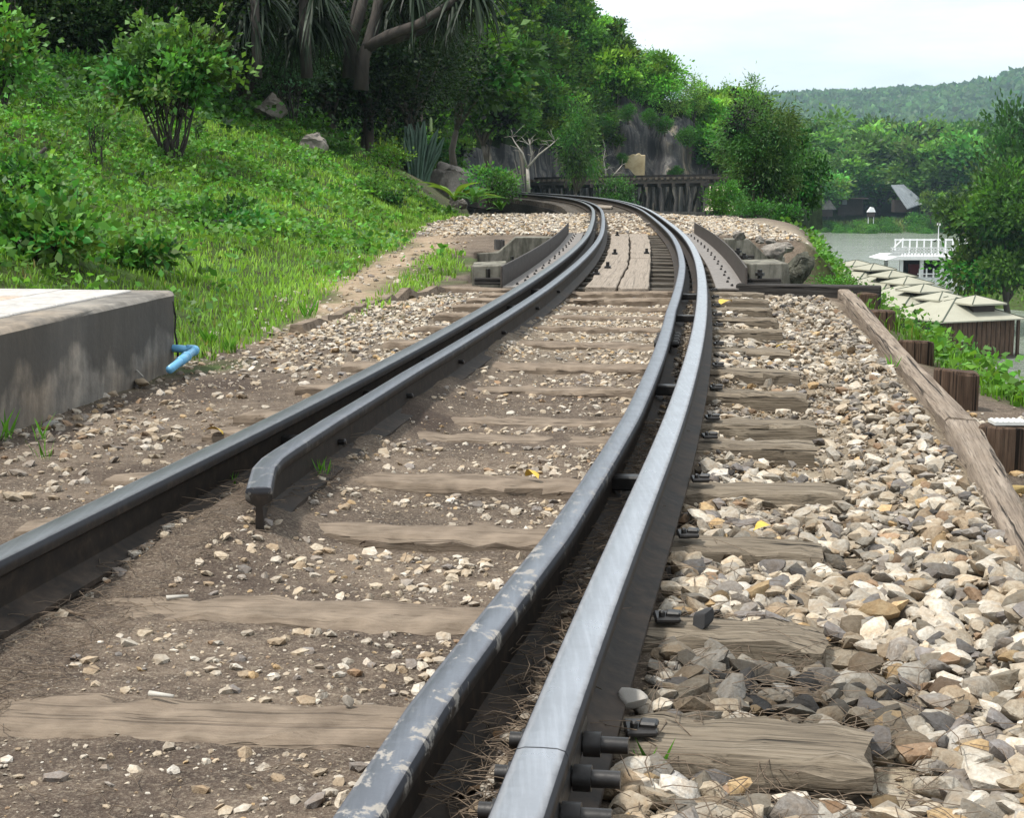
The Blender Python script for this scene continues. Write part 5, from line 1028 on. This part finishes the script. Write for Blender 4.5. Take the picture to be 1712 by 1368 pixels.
strap_tree(603, 100, 34, [([(603, 150, 0), (606, 95, 0), (618, 70, 0), (628, 30, .2), (636, -20, .3)], .17, .1), ([(612, 80, 0), (650, 58, -.2), (700, 40, -.4), (750, 8, -.5), (775, -14, -.6)], .13, .07), ([(620, 70, .1), (660, 66, 0), (700, 55, .1), (735, 40, .2)], .1, .05),
    ([(583, 130, .4), (587, 70, .4), (600, 30, .3), (612, -20, .3)], .15, .1), ([(587, 60, .4), (590, 25, .5), (596, -10, .5)], .06, .04)],
    [(790, -18, -.6, 1.0), (760, -6, -.3, .8), (738, 36, .2, .62), (700, 8, .4, .85), (655, -4, .6, .9), (640, 25, .8, .6), (815, -10, -.2, .8), (690, -30, 0, 1.)], 'dark many limbed tree with drooping strap leaves leaning out over the slope')
strap_tree(512, 100, 33, [([(513, 130, 0), (510, 60, 0), (508, 0, .1), (506, -40, .1)], .12, .1)], [(505, 26, .5, 1.0), (540, 30, .8, .8), (478, 34, .7, .9), (530, -20, .3, 1.1), (560, 40, 1., .7), (495, 60, .6, .7)], 'straight trunked dark tree with hanging strap leaf heads', .14)
strap_tree(415, 110, 32, [([(430, 130, 0), (428, 60, 0), (425, -20, 0)], .1, .08)], [(425, 30, .3, .8), (410, 5, .4, .9), (440, -10, .4, .9)], 'dim strap leaved tree in the shade left of the straight trunk', .12)
# dark wood along the top of the slope, canopy shade painted into leaf colours
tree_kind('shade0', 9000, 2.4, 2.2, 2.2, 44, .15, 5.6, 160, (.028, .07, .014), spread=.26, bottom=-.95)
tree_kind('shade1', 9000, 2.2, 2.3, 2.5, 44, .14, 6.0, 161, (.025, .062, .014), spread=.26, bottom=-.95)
k = 0
for row, (Y0, step, hh) in enumerate(((33, 62, 4.4), (39, 66, 6.0), (47, 70, 8.))):
    for px in range(-60 + row*25, 900, step):
        Y = Y0 + rnd.uniform(-2, 2) + (12 if px > 640 else 0) + (5 if 430 < px <= 640 else 0); X = (px-CX)/F*Y; z = float(height(X, Y)); 
        if row == 0 and 330 < px < 650: continue
        if px > 690: continue
        wh = 'at the left edge' if px < 90 else 'behind the large shrub' if px < 330 else 'behind the straight trunk' if px < 540 else 'behind the low branch'
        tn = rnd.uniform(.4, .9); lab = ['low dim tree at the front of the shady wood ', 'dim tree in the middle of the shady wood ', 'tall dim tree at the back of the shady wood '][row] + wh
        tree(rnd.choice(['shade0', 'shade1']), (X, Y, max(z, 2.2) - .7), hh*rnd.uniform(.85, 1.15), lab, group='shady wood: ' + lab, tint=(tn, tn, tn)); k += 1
# bare tree and dead twigs
def bare_tree(px, py, Y, segs, label, m='pale_bark', r0=.07):
    P0 = at(px, py, Y); root = empty('bare_tree', tuple(P0), label=label, cat='tree'); r = random.Random(int(px))
    for nm, pts, ra, rb in segs:
        Q = [at(x, y, Y + r.uniform(-.5, .5)*(i > 0)) - P0 for i, (x, y) in enumerate(pts)]; b = MB(); b.tube(Q, list(np.linspace(ra, rb, len(Q))), 6)
        if nm == 'branch':
            for _ in range(8):
                i = r.randrange(1, len(Q)); s_ = Vector(Q[i]); e = s_ + Vector((r.uniform(-.7, .7), r.uniform(-.4, .4), r.uniform(-.05, .75))); b.tube([s_, s_.lerp(e, .5) + Vector((r.uniform(-.1, .1), 0, .05)), e], [rb*.8, rb*.5, rb*.2], 4)
        b.build(nm, M[m], root, smooth=True)
bare_tree(883, 318, 82, [('trunk', [(884, 330), (883, 300), (882, 280)], .1, .08), ('branch', [(882, 282), (874, 256), (861, 238), (856, 229)], .06, .02), ('branch', [(882, 280), (900, 259), (919, 244), (928, 236)], .06, .02), ('branch', [(884, 280), (889, 260), (886, 243), (884, 232)], .05, .025)], 'bare pale forked tree in front of the cliff and far viaduct')
bare_tree(1012, 308, 108, [('branch', [(1014, 308), (1012, 285), (1009, 266), (1012, 250)], .06, .02), ('branch', [(1014, 307), (1028, 290), (1040, 276)], .06, .02)], 'bare pale twigs sprouting by the viaduct rail under the cliff')

# ------------------------------------------------------------------ timber viaducts
def vx(X): return 111.5 - (X+.5)*.85          # the far viaduct line: left end 111 m, right end 100 m away
x0, x1 = -.6, 12.75; zdeck = lambda X: np.interp(X, [x0, x1], [.3, .58])
root = empty('timber_viaduct', (x0, vx(x0), -3.4), label='long black timber trestle viaduct along the foot of the cliff', cat='viaduct'); inv = Matrix.Translation(root.location).inverted()
ang = math.atan2(-.85, 1)
def vp(nm, b, m): 
    me = b.mesh(nm); me.transform(inv); return link(nm, me, m, root)
nb_ = 17; nrm = Vector((.85, 1, 0)).normalized()
for i in range(nb_):
    X = x0 + .25 + i*(x1-x0-.4)/(nb_-1); zz = float(zdeck(X))
    for j, (of, bat) in enumerate(((-1.1, -.55), (-.35, 0), (.4, .0), (1.15, .5))):
        p = Vector((X, vx(X), 0)) + nrm*of; q = p + nrm*bat + Vector((rnd.uniform(-.12, .12), 0, 0)); b = MB(); b.tube([(q.x, q.y, -3.6), (p.x, p.y, zz-.42)], [.13, .115], 7); vp('post', b, M['black_post'])
    c = Vector((X, vx(X), zz-.33)); b = MB(); b.bar(c - nrm*1.6, c + nrm*1.6, .24, .2); vp('cap_beam', b, M['black_timber'])
    if i < nb_-1:
        Xn = X + (x1-x0-.4)/(nb_-1)
        for fl, of in (((i % 2), 1.3),):
            a_, b_2 = (-3.2, zz-.6) if fl else (zz-.6, -3.2); b = MB(); b.bar(Vector((X, vx(X), a_)) + nrm*(of - .14), Vector((Xn, vx(Xn), b_2)) + nrm*(of - .14), .07, .16); vp('brace', b, M['black_post'])
for of in (-1.3, 1.3, -.5, .5):
    b = MB(); b.bar(Vector((x0, vx(x0), float(zdeck(x0))-.12)) + nrm*of, Vector((x1, vx(x1), float(zdeck(x1))-.12)) + nrm*of, .2, .22); vp('stringer', b, M['black_timber'])
for z_ in (-1.5,):
    b = MB(); b.bar(Vector((x0, vx(x0), z_)) - nrm*1.5, Vector((x1, vx(x1), z_)) - nrm*1.5, .07, .16); vp('waling', b, M['black_post'])
tm = MB().box((0, 0, 0), (.22, 2.9, .16)).mesh('tie', bevel=.01, seg=1); tm.materials.append(M['bridge_tie'])
for i in range(40):
    X = x0 + .15 + i*(x1-x0-.3)/39; o = link('tie', tm, None, root, loc=tuple(Vector((X, vx(X), float(zdeck(X))+.075)) - root.location)); o.rotation_euler.z = ang + rnd.gauss(0, .01)
for of in (-.53, .53, -.38, .38):
    b = MB(); b.bar(Vector((x0, vx(x0), float(zdeck(x0))+.24)) + nrm*of, Vector((x1, vx(x1), float(zdeck(x1))+.24)) + nrm*of, .07, .14); vp('viaduct_rail', b, M['iron'])
# the near viaduct that carries the track away to the left
root = empty('timber_viaduct', tuple(tp(VI+.4, 0, -3.2)), label='dark timber viaduct carrying the curving track away behind the rocks', cat='viaduct'); inv = Matrix.Translation(root.location).inverted()
SS = np.linspace(VI+.25, 76, 40)
for of in (-.95, -.55, .55, .95): vp('stringer', strip([(-.12, -.5), (.12, -.5), (.12, -.165), (-.12, -.165)], SS, of, 'stringer'), M['black_timber'])
for s in np.arange(VI+1.2, 74, 3.2):
    for of, bt in ((-1.2, -.4), (-.4, 0), (.4, 0), (1.2, .4)):
        a_ = tp(s, of, -.72); c = tp(s, of+bt, -4.6); b = MB(); b.tube([tuple(c), tuple(a_)], [.13, .12], 8); vp('post', b, M['black_post'])
    b = MB(); b.bar(tuple(tp(s, -1.5, -.61)), tuple(tp(s, 1.5, -.61)), .24, .2); vp('cap_beam', b, M['black_timber'])
tie2 = tie.copy()
for i, s in enumerate(np.arange(VI+.5, 75, .45)):
    o = link('tie', tie2, None, root, loc=tuple(Vector(tp(s, 0, 0)) - root.location)); o.rotation_euler.z = -hd(s); o.material_slots[0].link = 'OBJECT'; o.material_slots[0].material = M['bridge_tie']
a = tp(VI+.02, -2.6); b_ = tp(VI+.02, 3.0); beam_thing('retaining_beam', (a[0], a[1], -.28), (b_[0], b_[1], -.28), .2, .5, M['black_timber'], 'black retaining beam where the ballast ends at the far viaduct', 'beam')
# cliff patch of fresh tan rock and pale path gap at the right end
link('tan_rock_face', flake(7.95, 9.35, .15, 2.25, 'tan').mesh('tan_rock_face', bevel=.05, seg=1), M['tan_rock'], label='fresh tan rectangular patch of rock on the dark streaked cliff', cat='rock face')
0 and link('tan_rock_face', flake(6.95, 7.6, 5.0, 6.4, 'tan', .1).mesh('tan_rock_face', bevel=.05, seg=1), M['tan_rock'], label='small orange tan scar high up on the dark cliff', cat='rock face')
b = MB(); L_ = [(1178, 352, 96), (1186, 330, 108), (1186, 300, 124), (1184, 268, 142)]; Rr = [(1236, 352, 96), (1230, 326, 108), (1222, 298, 124), (1208, 268, 142)]; V = [tuple(at(*p)) for p in L_] + [tuple(at(*p)) for p in Rr]
link('sandy_path', b.add(V, [(i, i+1, i+5, i+4) for i in range(3)]).mesh('sandy_path'), M['sand'], kind='structure')
# little stall on that path
P0 = at(1196, 297, 126); root = empty('market_stall', tuple(P0), label='tiny pale roofed stall on the sandy path beyond the viaduct', cat='stall')
for dx in (-.5, .5):
    for dy in (-.4, .4): b = MB(); b.bar((dx, dy, -.5), (dx, dy, 1.0), .07); b.build('post', M['bark'], root)
b = MB(); b.prism([(-.75, 1.0), (.75, 1.0), (0, 1.4)], lambda u, v: (u, -.6, v), lambda u, v: (u, .6, v)); b.build('roof', M['white_paint'], root); b = MB(); b.box((0, 0, .35), (.9, .6, .08)); b.build('counter', M['stick'], root)

# ------------------------------------------------------------------ riverside: pavilions, floating restaurant, huts
def hip(b, cx, cy, hx_, hy_, z0, z1, ridge, axis=1, lip=.08, rz=0):
    rx_ = max(hx_-ridge, .02) if axis == 0 else .02; ry_ = .02 if axis == 0 else max(hy_-ridge, .02); P = [(-hx_, -hy_, z0), (hx_, -hy_, z0), (hx_, hy_, z0), (-hx_, hy_, z0), (-rx_, -ry_, z1), (rx_, -ry_, z1), (rx_, ry_, z1), (-rx_, ry_, z1)]
    c, s = math.cos(rz), math.sin(rz); P = [(cx + x*c - y*s, cy + x*s + y*c, z) for x, y, z in P] + [(cx + x*c - y*s, cy + x*s + y*c, z-lip) for x, y, z in P[:4]]
    b.add(P, [(0, 1, 5, 4), (1, 2, 6, 5), (2, 3, 7, 6), (3, 0, 4, 7), (4, 5, 6, 7), (8, 9, 1, 0), (9, 10, 2, 1), (10, 11, 3, 2), (11, 8, 0, 3), (11, 10, 9, 8)]); return b
PV = [((1592, 494), 97.5, 3.1, 3.0, ((1576, 487.5, 99.), (1631, 493.5, 96.6)), .42, 'nearest of the riverside pavilions, brown plank walls below a grey green double roof'),
      ((1520, 474), 108, 3.1, 3.4, ((1545, 474.5, 106.), (1517, 462, 110)), .42, 'second nearest riverside pavilion roof, touching the nearest one'),
      ((1478, 461), 119, 2.9, 3.4, ((1492, 451.5, 118.), ), .42, 'third riverside pavilion roof with a single upper cap'),
      ((1438, 452), 130, 3.2, 3.6, ((1461, 440.5, 129.), (1431, 434.5, 133)), .42, 'farthest riverside pavilion roof, next to the open water')]
for (pxc, _), Y, hx_, hy_, caps, rz, lab in PV:
    X = (pxc-CX)/F*Y; root = empty('riverside_pavilion', (X, Y, WATER), rz, label=lab, cat='pavilion', group='riverside pavilions'); ze = 2.35
    hip(MB(), 0, 0, hx_, hy_, ze, ze+1.15, 2.6, 1, .07).build('lower_roof', M['shingle'], root)
    for sx in (-1, 1):                                                                  # hip seams
        for sy in (-1, 1): b = MB(); b.bar((sx*hx_, sy*hy_, ze+.02), (0, sy*max(hy_-2.6, .02), ze+1.17), .07, .05); b.build('hip_seam', M['shingle_edge'], root)
    for (cpx, cpy, cY) in caps:
        P = at(cpx, cpy, cY); d = Matrix.Rotation(-rz, 3, 'Z') @ Vector((P[0]-X, P[1]-Y, 0)); zt_ = P[2]-WATER
        cp = hip(MB(), d.x, d.y, 1.3, 1.3, zt_-.42, zt_, 1.28, 1, .1).build('upper_roof', M['shingle'], root); b = MB(); b.box((d.x, d.y, zt_-.9), (1.6, 1.6, .72)); b.build('lantern_wall', M['dark_inside'], cp)
        for sx in (-1, 1):
            for sy in (-1, 1): b = MB(); b.bar((d.x+sx*1.3, d.y+sy*1.3, zt_-.4), (d.x, d.y, zt_+.02), .05, .04); b.build('hip_seam', M['shingle_edge'], cp)
    pm = {}
    for face in range(4):
        n_ = int((2*hx_-.9)/.34) if face % 2 == 0 else int((2*hy_-.9)/.34); half = (hx_ if face % 2 == 0 else hy_) - .45
        if 'pl' not in pm: pm['pl'] = MB().box((0, 0, 0), (.31, .05, 2.3)).mesh('wall_plank'); pm['pl'].materials.append(M['wall_plank'])
        for i in range(n_):
            u = -half + (i+.5)*2*half/n_; sgn = -1 if face < 2 else 1; l_ = (u, sgn*(hy_-.45), 1.2) if face % 2 == 0 else (sgn*(hx_-.45), u, 1.2)
            o = link('wall_plank', pm['pl'], None, root, loc=(l_[0], l_[1], l_[2]+rnd.uniform(-.04, .04))); o.rotation_euler.z = 0 if face % 2 == 0 else math.pi/2
    b = MB(); b.box((0, 0, -.05), (2*hx_, 2*hy_, .3)); b.build('raft_deck', M['bridge_tie'], root)
    for sx in (-1, 1):
        for sy in (-1, 1): b = MB(); b.bar((sx*(hx_-.3), sy*(hy_-.3), -.6), (sx*(hx_-.3), sy*(hy_-.3), ze+.02), .16); b.build('post', M['post'], root)
# white floating restaurant
Y0 = 163.; X0 = (1500-CX)/F*Y0; root = empty('floating_restaurant', (X0, Y0, WATER), .04, label='white two level floating restaurant with railed roof terrace on the river', cat='boat'); W_, D_ = 13.2, 6.
b = MB(); b.box((W_/2, D_/2, .25), (W_, D_, .7)); b.build('hull', M['white_paint'], root, bevel=.05, seg=1)
b = MB(); b.prism([(-1.4, 2.35), (0, 2.35), (W_, 2.35), (W_, 2.75), (1., 2.75), (-.2, 2.75)], lambda u, v: (u, -.4, v), lambda u, v: (u, D_+.4, v)); b.build('terrace_slab', M['white_paint'], root, bevel=.03, seg=1)
for k in range(7):
    for yy in (.15, D_-.15): b = MB(); b.box((.35 + k*2.08, yy, 1.47), (.34, .3, 1.75)); b.build('column', M['white_paint'], root)
for k in range(40):
    b = MB(); b.bar((-.6 + k*.34, -.3, 2.75), (-.6 + k*.34, -.3, 3.55), .1); b.build('railing_post', M['white_paint'], root)
for z_ in (3.0, 3.3, 3.58): b = MB(); b.bar((-.9, -.3, z_), (W_, -.3, z_), .1, .1); b.build('railing_rail', M['white_paint'], root)
b = MB(); b.prism([(-1.5, 2.75), (.1, 2.75), (.8, 3.7), (.55, 3.75)], lambda u, v: (u, -.34, v), lambda u, v: (u, -.24, v)); b.build('raked_side_panel', M['white_paint'], root)
for k in range(16): b = MB(); b.bar((.9 + k*.75, D_*.75, 2.75), (.9 + k*.75, D_*.75, 4.3), .13); b.build('rear_post', M['white_paint'], root)
b = MB(); b.bar((.8, D_*.75, 4.2), (W_, D_*.75, 4.2), .16, .14); b.build('rear_rail', M['white_paint'], root)
for k in range(16): b = MB(); b.bar((2.2 + k*.7, -.05, .6), (2.2 + k*.7, -.05, 1.5), .14); b.build('lower_baluster', M['white_paint'], root)
b = MB(); b.bar((2., -.05, .95), (W_, -.05, .95), .1, .12); b.build('lower_rail', M['white_paint'], root)
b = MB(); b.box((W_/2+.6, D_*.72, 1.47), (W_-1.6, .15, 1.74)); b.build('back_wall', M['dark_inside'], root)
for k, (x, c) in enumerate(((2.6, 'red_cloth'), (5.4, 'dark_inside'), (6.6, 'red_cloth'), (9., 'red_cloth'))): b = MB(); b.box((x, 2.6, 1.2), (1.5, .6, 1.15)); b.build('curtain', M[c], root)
b = MB(); b.bar((.2, 3., 3.3), (1.3, 3., 4.4), .18, .1); b.build('slanted_mast', M['white_paint'], root)
for x, h in ((4.9, 2.2), (8.2, 1.9)): b = MB(); b.bar((x, 3, 2.75), (x, 3, 2.75+h+.9), .07); b.box((x, 3, 3.65+h), (.28, .28, .3)); b.build('terrace_lamp', M['white_paint'], root)
# houses across the river
def far_at(px, py, Y): return at(px, py, Y)
P0 = far_at(1378, 350, 318); root = empty('thatched_hut', (P0[0], P0[1], -6.9), .3, label='small grey thatched hut by the far river bank', cat='hut')
b = MB(); b.prism([(-1.7, 1.1), (1.7, 1.1), (.25, 2.9), (-.25, 2.9)], lambda u, v: (u, -1.8, v), lambda u, v: (u*.8, 1.8, v)); b.build('thatched_roof', M['thatch'], root); b = MB(); b.box((0, 0, .5), (2.4, 2.6, 1.6)); b.build('wall', M['dark_inside'], root)
P0 = far_at(1500, 345, 318); root = empty('riverside_house', (P0[0], P0[1], -6.2), 0, label='house with a long sloping grey tin roof under trees across the river', cat='house')
b = MB(); A_, B_, C_, D_2 = (-1.2, .5, 5.1), (1.6, 2.5, 5.2), (5.6, 1.2, 1.7), (1.6, -1.4, .6); b.add([A_, B_, C_, D_2] + [(x, y, z-.18) for x, y, z in (A_, B_, C_, D_2)], [(0, 1, 2, 3), (7, 6, 5, 4), (0, 4, 5, 1), (1, 5, 6, 2), (2, 6, 7, 3), (3, 7, 4, 0)]); b.build('tin_roof', M['tin'], root)
for k in range(9):
    t = k/8; a_ = Vector(A_).lerp(Vector(B_), t) + Vector((0, 0, .06)); d_ = Vector(D_2).lerp(Vector(C_), t) + Vector((0, 0, .06)); b = MB(); b.bar(a_, d_, .1, .1); b.build('roof_batten', M['tin'], root)
b = MB(); b.box((1.8, 3.6, 1.), (3.6, 2.6, 2.4)); b.build('wall', M['dark_inside'], root); b = MB(); b.box((5.2, .9, 1.5), (1.3, .9, .25)); b.build('porch_roof', M['white_paint'], root)
P0 = far_at(1456, 365, 306); root = empty('garden_shrine', (P0[0], P0[1], -7.4), 0, label='tiny white topped shrine on a dark stand at the far bank', cat='shrine')
b = MB(); b.box((0, 0, .9), (1.3, 1., .9)); b.build('body', M['dark_inside'], root); b = MB(); b.prism([(-.75, 1.35), (.75, 1.35), (.35, 2.2), (-.1, 2.3)], lambda u, v: (u, -.6, v), lambda u, v: (u, .6, v)); b.build('white_roof', M['white_paint'], root)
for sx in (-.5, .5): b = MB(); b.bar((sx, 0, -.8), (sx, 0, .5), .12); b.build('leg', M['white_paint'], root)
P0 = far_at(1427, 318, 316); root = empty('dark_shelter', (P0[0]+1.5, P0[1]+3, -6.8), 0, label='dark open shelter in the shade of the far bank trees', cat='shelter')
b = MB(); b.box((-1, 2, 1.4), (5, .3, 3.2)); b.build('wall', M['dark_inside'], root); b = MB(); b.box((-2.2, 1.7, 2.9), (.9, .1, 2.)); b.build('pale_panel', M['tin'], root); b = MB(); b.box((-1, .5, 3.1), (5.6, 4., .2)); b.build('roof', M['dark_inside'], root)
for k, (px, h, wx_, tn) in enumerate(((1398, 2.2, 1.2, 1.3), (1412, 1.8, 1.3, 1.0), (1440, 2.0, 1.3, 1.2), (1474, 2.6, 1.2, .9), (1536, 3.4, 1.2, 1.2))): q_ = at(px, 350, 313); tree('bush2', (q_[0], q_[1], float(height(q_[0], q_[1]))-.2), h, ['round shrub right of the thatched hut', 'low shrub left of the dark shelter', 'shrub in front of the dark shelter', 'shrub left of the tin roofed house', 'tall shrub right of the tin roofed house'][k], cat='bush', name='bush', wx=wx_, tint=(tn, tn*1.05, tn*.8))
P0 = far_at(1558, 290, 330); b = MB(); b.bar((-.5, 0, -1.2), (.6, 0, 1.1), .35, .2); link('tilted_board', b.mesh('tilted_board'), M['stick'], loc=tuple(P0), label='pale tilted board among the far bank trees', cat='board')
# lawn bollards by the floating restaurant
for k, (px, py) in enumerate(((1586, 487), (1611, 480), (1623, 477))):
    P0 = at(px, py, 132); z = float(height(P0[0], P0[1])); b = MB(); b.tube([(0, 0, -.3), (0, 0, .9), (0, 0, 1.0), (0, 0, 1.3)], [.08, .08, .16, .13], 8); link('lamp_bollard', b.mesh('lamp_bollard'), M['white_paint'], loc=(P0[0], P0[1], z), label=['left', 'middle', 'right'][k] + 'most white lamp bollard on the lawn by the floating restaurant' if k != 1 else 'middle white lamp bollard on the lawn by the floating restaurant', cat='bollard', group='lamp bollards')
tree('bush2', (*at(1637, 470, 133)[:2], -9.1), 1.5, 'bright yellow green round bush on the lawn by the restaurant', cat='bush', name='bush', tint=(2.2, 1.9, .8))
P0 = at(1690, 580, 12.5); tree('nearbush', (P0[0], P0[1], float(height(P0[0], P0[1]))-.1), .66, 'bright leafy bush at the right edge in front of the pavilion', cat='bush', name='bush', tint=(1.6, 1.55, 1.2), wx=.9)
P0 = at(1715, 560, 13.5); tree('nearbush', (P0[0], P0[1], float(height(P0[0], P0[1]))-.1), .8, 'taller bright bush cut by the right edge below the big trees', cat='bush', name='bush', tint=(1.5, 1.5, 1.2), wx=.8)
P0 = at(1410, 475, 17); tree('nearbush', (P0[0], P0[1], P0[2]-.45), .5, 'low green bush right of the mossy rock', cat='bush', name='bush', tint=(1.5, 1.5, 1.2), wx=1.4)
P0 = at(1530, 560, 14); tree('nearbush', (P0[0], P0[1], P0[2]-.3), .4, 'low leafy bush behind the stumps', cat='bush', name='bush', tint=(1.5, 1.5, 1.2), wx=1.2)

# ------------------------------------------------------------------ small things on the ground
def leaf_thing(px, py, L, m, label, z=.012):
    p = gz(px, py, z); V = []; n = 7; r = random.Random(int(px))
    for i in range(n):
        t = i/(n-1); wv = L*.3*math.sin(math.pi*min(.999, t*.93+.05)); V += [(L*(t-.5), -wv, .25*wv + .012*math.sin(t*4)), (L*(t-.5), 0, .014*math.sin(t*3)), (L*(t-.5), wv, .5*wv)]
    Fs = [(i*3+j, i*3+j+1, (i+1)*3+j+1, (i+1)*3+j) for i in range(n-1) for j in (0, 1)]; o = link('fallen_leaf', MB().add(V, Fs).mesh('fallen_leaf', True, fix=False), m, loc=tuple(p), label=label, cat='leaf'); o.rotation_euler = (r.uniform(-.3, .3), r.uniform(-.3, .1), r.uniform(0, 6)); return o
leaf_thing(890, 796, .055, M['yellow_leaf'], 'bright yellow fallen leaf on a sleeper between the rails', .02); leaf_thing(1213, 506, .13, M['yellow_leaf'], 'orange yellow fallen leaf on the ballast near the bridge', .03)
leaf_thing(1275, 884, .05, M['yellow_leaf'], 'small yellow fallen leaf among shoulder stones above the short sleeper', .025); leaf_thing(357, 722, .06, M['yellow_leaf'], 'mustard yellow fallen leaf on the dirt left of the grey rail'); leaf_thing(1310, 580, .07, M['yellow_leaf'], 'pale yellow fallen leaf on the ballast in front of a short sleeper', .03)
for k, (px, py) in enumerate(((740, 1305), (760, 1345), (800, 1330), (838, 1240), (925, 1060))): leaf_thing(px, py, .045, M['dead_leaf'], ['curled brown dead leaf nearest the camera beside the guard rail', 'brown dead leaf caught between the rails at the photo bottom', 'brown dead leaf under the rail joint bolt', 'broken brown leaf between the rails above the joint', 'brown leaf lodged between the two right hand rails'][k], .02)
def stick(pts, rad, label, z=.012, m='stick'):
    P = [gz(x, y, z) for x, y in pts]; c = P[0].copy(); b = MB(); b.tube([p - c for p in P], [rad]*(len(P)-1) + [rad*.6], 6); link('stick', b.mesh('stick', True), M[m], loc=tuple(c), label=label, cat='stick')
stick([(280, 822), (330, 814), (385, 806)], .004, 'thin bleached stick on the dirt left of the grey rail'); stick([(250, 1160), (290, 1165)], .005, 'short grey stick between the rails near the nearest sleeper'); stick([(278, 1000), (315, 997)], .005, 'short pale stick on the edge of the cracked sleeper between the rails')
stick([(206, 600), (222, 613), (240, 630)], .003, 'thin straw leaning on the foot of the platform', .03); stick([(80, 1012), (110, 1022), (140, 1030)], .004, 'thin brown twig beside the grey rail at the left', .015, 'needle')
# dry needles between and beside the rails
def needles(n, s0, s1, o0, o1, L, seed, lift=.01, keep=None, sb=1.5):
    r = np.random.default_rng(seed); s = s0 + (s1-s0)*r.random(n)**sb; o = o0 + (o1-o0)*r.random(n)
    if keep is not None: k = keep(s, o, r); s, o = s[k], o[k]; n = len(s)
    P = tp(s, o); P[:, 2] = height(P[:, 0], P[:, 1]) + .006 + r.random(n)*lift; a = r.random(n)*6.28; D = np.stack([np.cos(a), np.sin(a), r.normal(size=n)*.13], 1)*(L*r.uniform(.5, 1.3, n))[:, None]; Sx = np.stack([-np.sin(a), np.cos(a), np.zeros(n)], 1)*.0008; U = np.array([0, 0, .0011]); bend = np.stack([-np.sin(a), np.cos(a), np.zeros(n)], 1)*(r.normal(size=n)*.012)[:, None]
    mid = P + D*.5 + bend + (0, 0, .004); E = P + D
    V = np.stack([P-Sx, P+Sx, P+U, mid-Sx, mid+Sx, mid+U, E-Sx, E+Sx, E+U], 1).reshape(-1, 3); b = (np.arange(n)*9)[:, None]; q = [[0, 1, 4, 3], [1, 2, 5, 4], [2, 0, 3, 5], [3, 4, 7, 6], [4, 5, 8, 7], [5, 3, 6, 8]]
    return V, np.concatenate([b + np.array(x) for x in q], 0)
parts = [needles(1500, 1.2, 5, .41, .5, .07, 31, .025), needles(700, 1.2, 4, .6, .95, .09, 32, .03), needles(900, 1.5, 4.5, -.5, -.3, .06, 33, .01), needles(260, 1.5, 6, -.4, .34, .05, 34, .004, lambda s, o, r: np.abs(s[:, None]-s_sl[None]).min(1) > .12), needles(450, 1.9, 2.75, .62, 1.1, .1, 35, .045)]
V = []; Fc = []; n0 = 0
for v_, f_ in parts: V.append(v_); Fc.append(f_ + n0); n0 += len(v_)
link('dry_needles', npmesh('dry_needles', np.concatenate(V), np.concatenate(Fc)), M['needle'], kind='stuff')
# little grass tufts on the dirt
def tuft(px, py, h, n, label, seed, col=(.09, .2, .03)):
    r = np.random.default_rng(seed); p = gz(px, py, -.02); p[2] = float(height(p[0], p[1])); a = r.random(n)*6.28; D = np.stack([np.cos(a)*.5, np.sin(a)*.5, np.ones(n)], 1); V, Fc = leaves(r.normal(size=(n, 3))*(.012, .012, 0), D, h*r.uniform(.5, 1.2, n), .09, .05, r); c = np.array(col)*(1 + .25*r.normal(size=(n, 1)))
    o = link('grass_tuft', npmesh('grass_tuft', V, Fc, False, tint=np.repeat(np.clip(c, .01, 1), 4, 0)), M['grass'], loc=tuple(p), label=label, cat='grass tuft', group='grass tufts on the dirt')
for k, (px, py, h, n, lab) in enumerate(((10, 735, .1, 10, 'grass tuft at the left edge below the platform'), (68, 735, .1, 9, 'grass tuft under the grey oval stone by the platform'), (75, 772, .08, 8, 'spiky little grass tuft on the dirt in front of the platform'), (385, 590, .09, 40, 'grass tuft growing behind the blue pipe'), (350, 575, .1, 40, 'grass tuft beside the blue pipe elbow'), (515, 535, .14, 30, 'bright weed tuft by the rotten timber edging'), (535, 828, .05, 16, 'small grass tuft beside the bent guard rail end'), (390, 845, .04, 14, 'tiny green sprout at the foot of the bent guard rail'), (738, 630, .05, 12, 'little green sprout beside the guard rail'), (1085, 1300, .06, 9, 'bright green sprig by the rail joint bolts'), (1490, 625, .08, 10, 'weed sprig at the foot of the nearest upright stump'))): tuft(px, py, h, n, lab, 60+k, (.1, .26, .03))

# ------------------------------------------------------------------ haze
hz, hn = mat('air'); ho = hn.nodes.new('ShaderNodeOutputMaterial'); pv = hn.nodes.new('ShaderNodeVolumePrincipled'); pv.inputs['Color'].default_value = (.58, .82, 1, 1); pv.inputs['Density'].default_value = .00017; pv.inputs['Anisotropy'].default_value = .2; hn.links.new(pv.outputs[0], ho.inputs['Volume'])
b = MB(); b.box((0, 1400, 110), (9000*.9, 6600, 250)); link('haze', b.mesh('haze'), hz, kind='stuff')
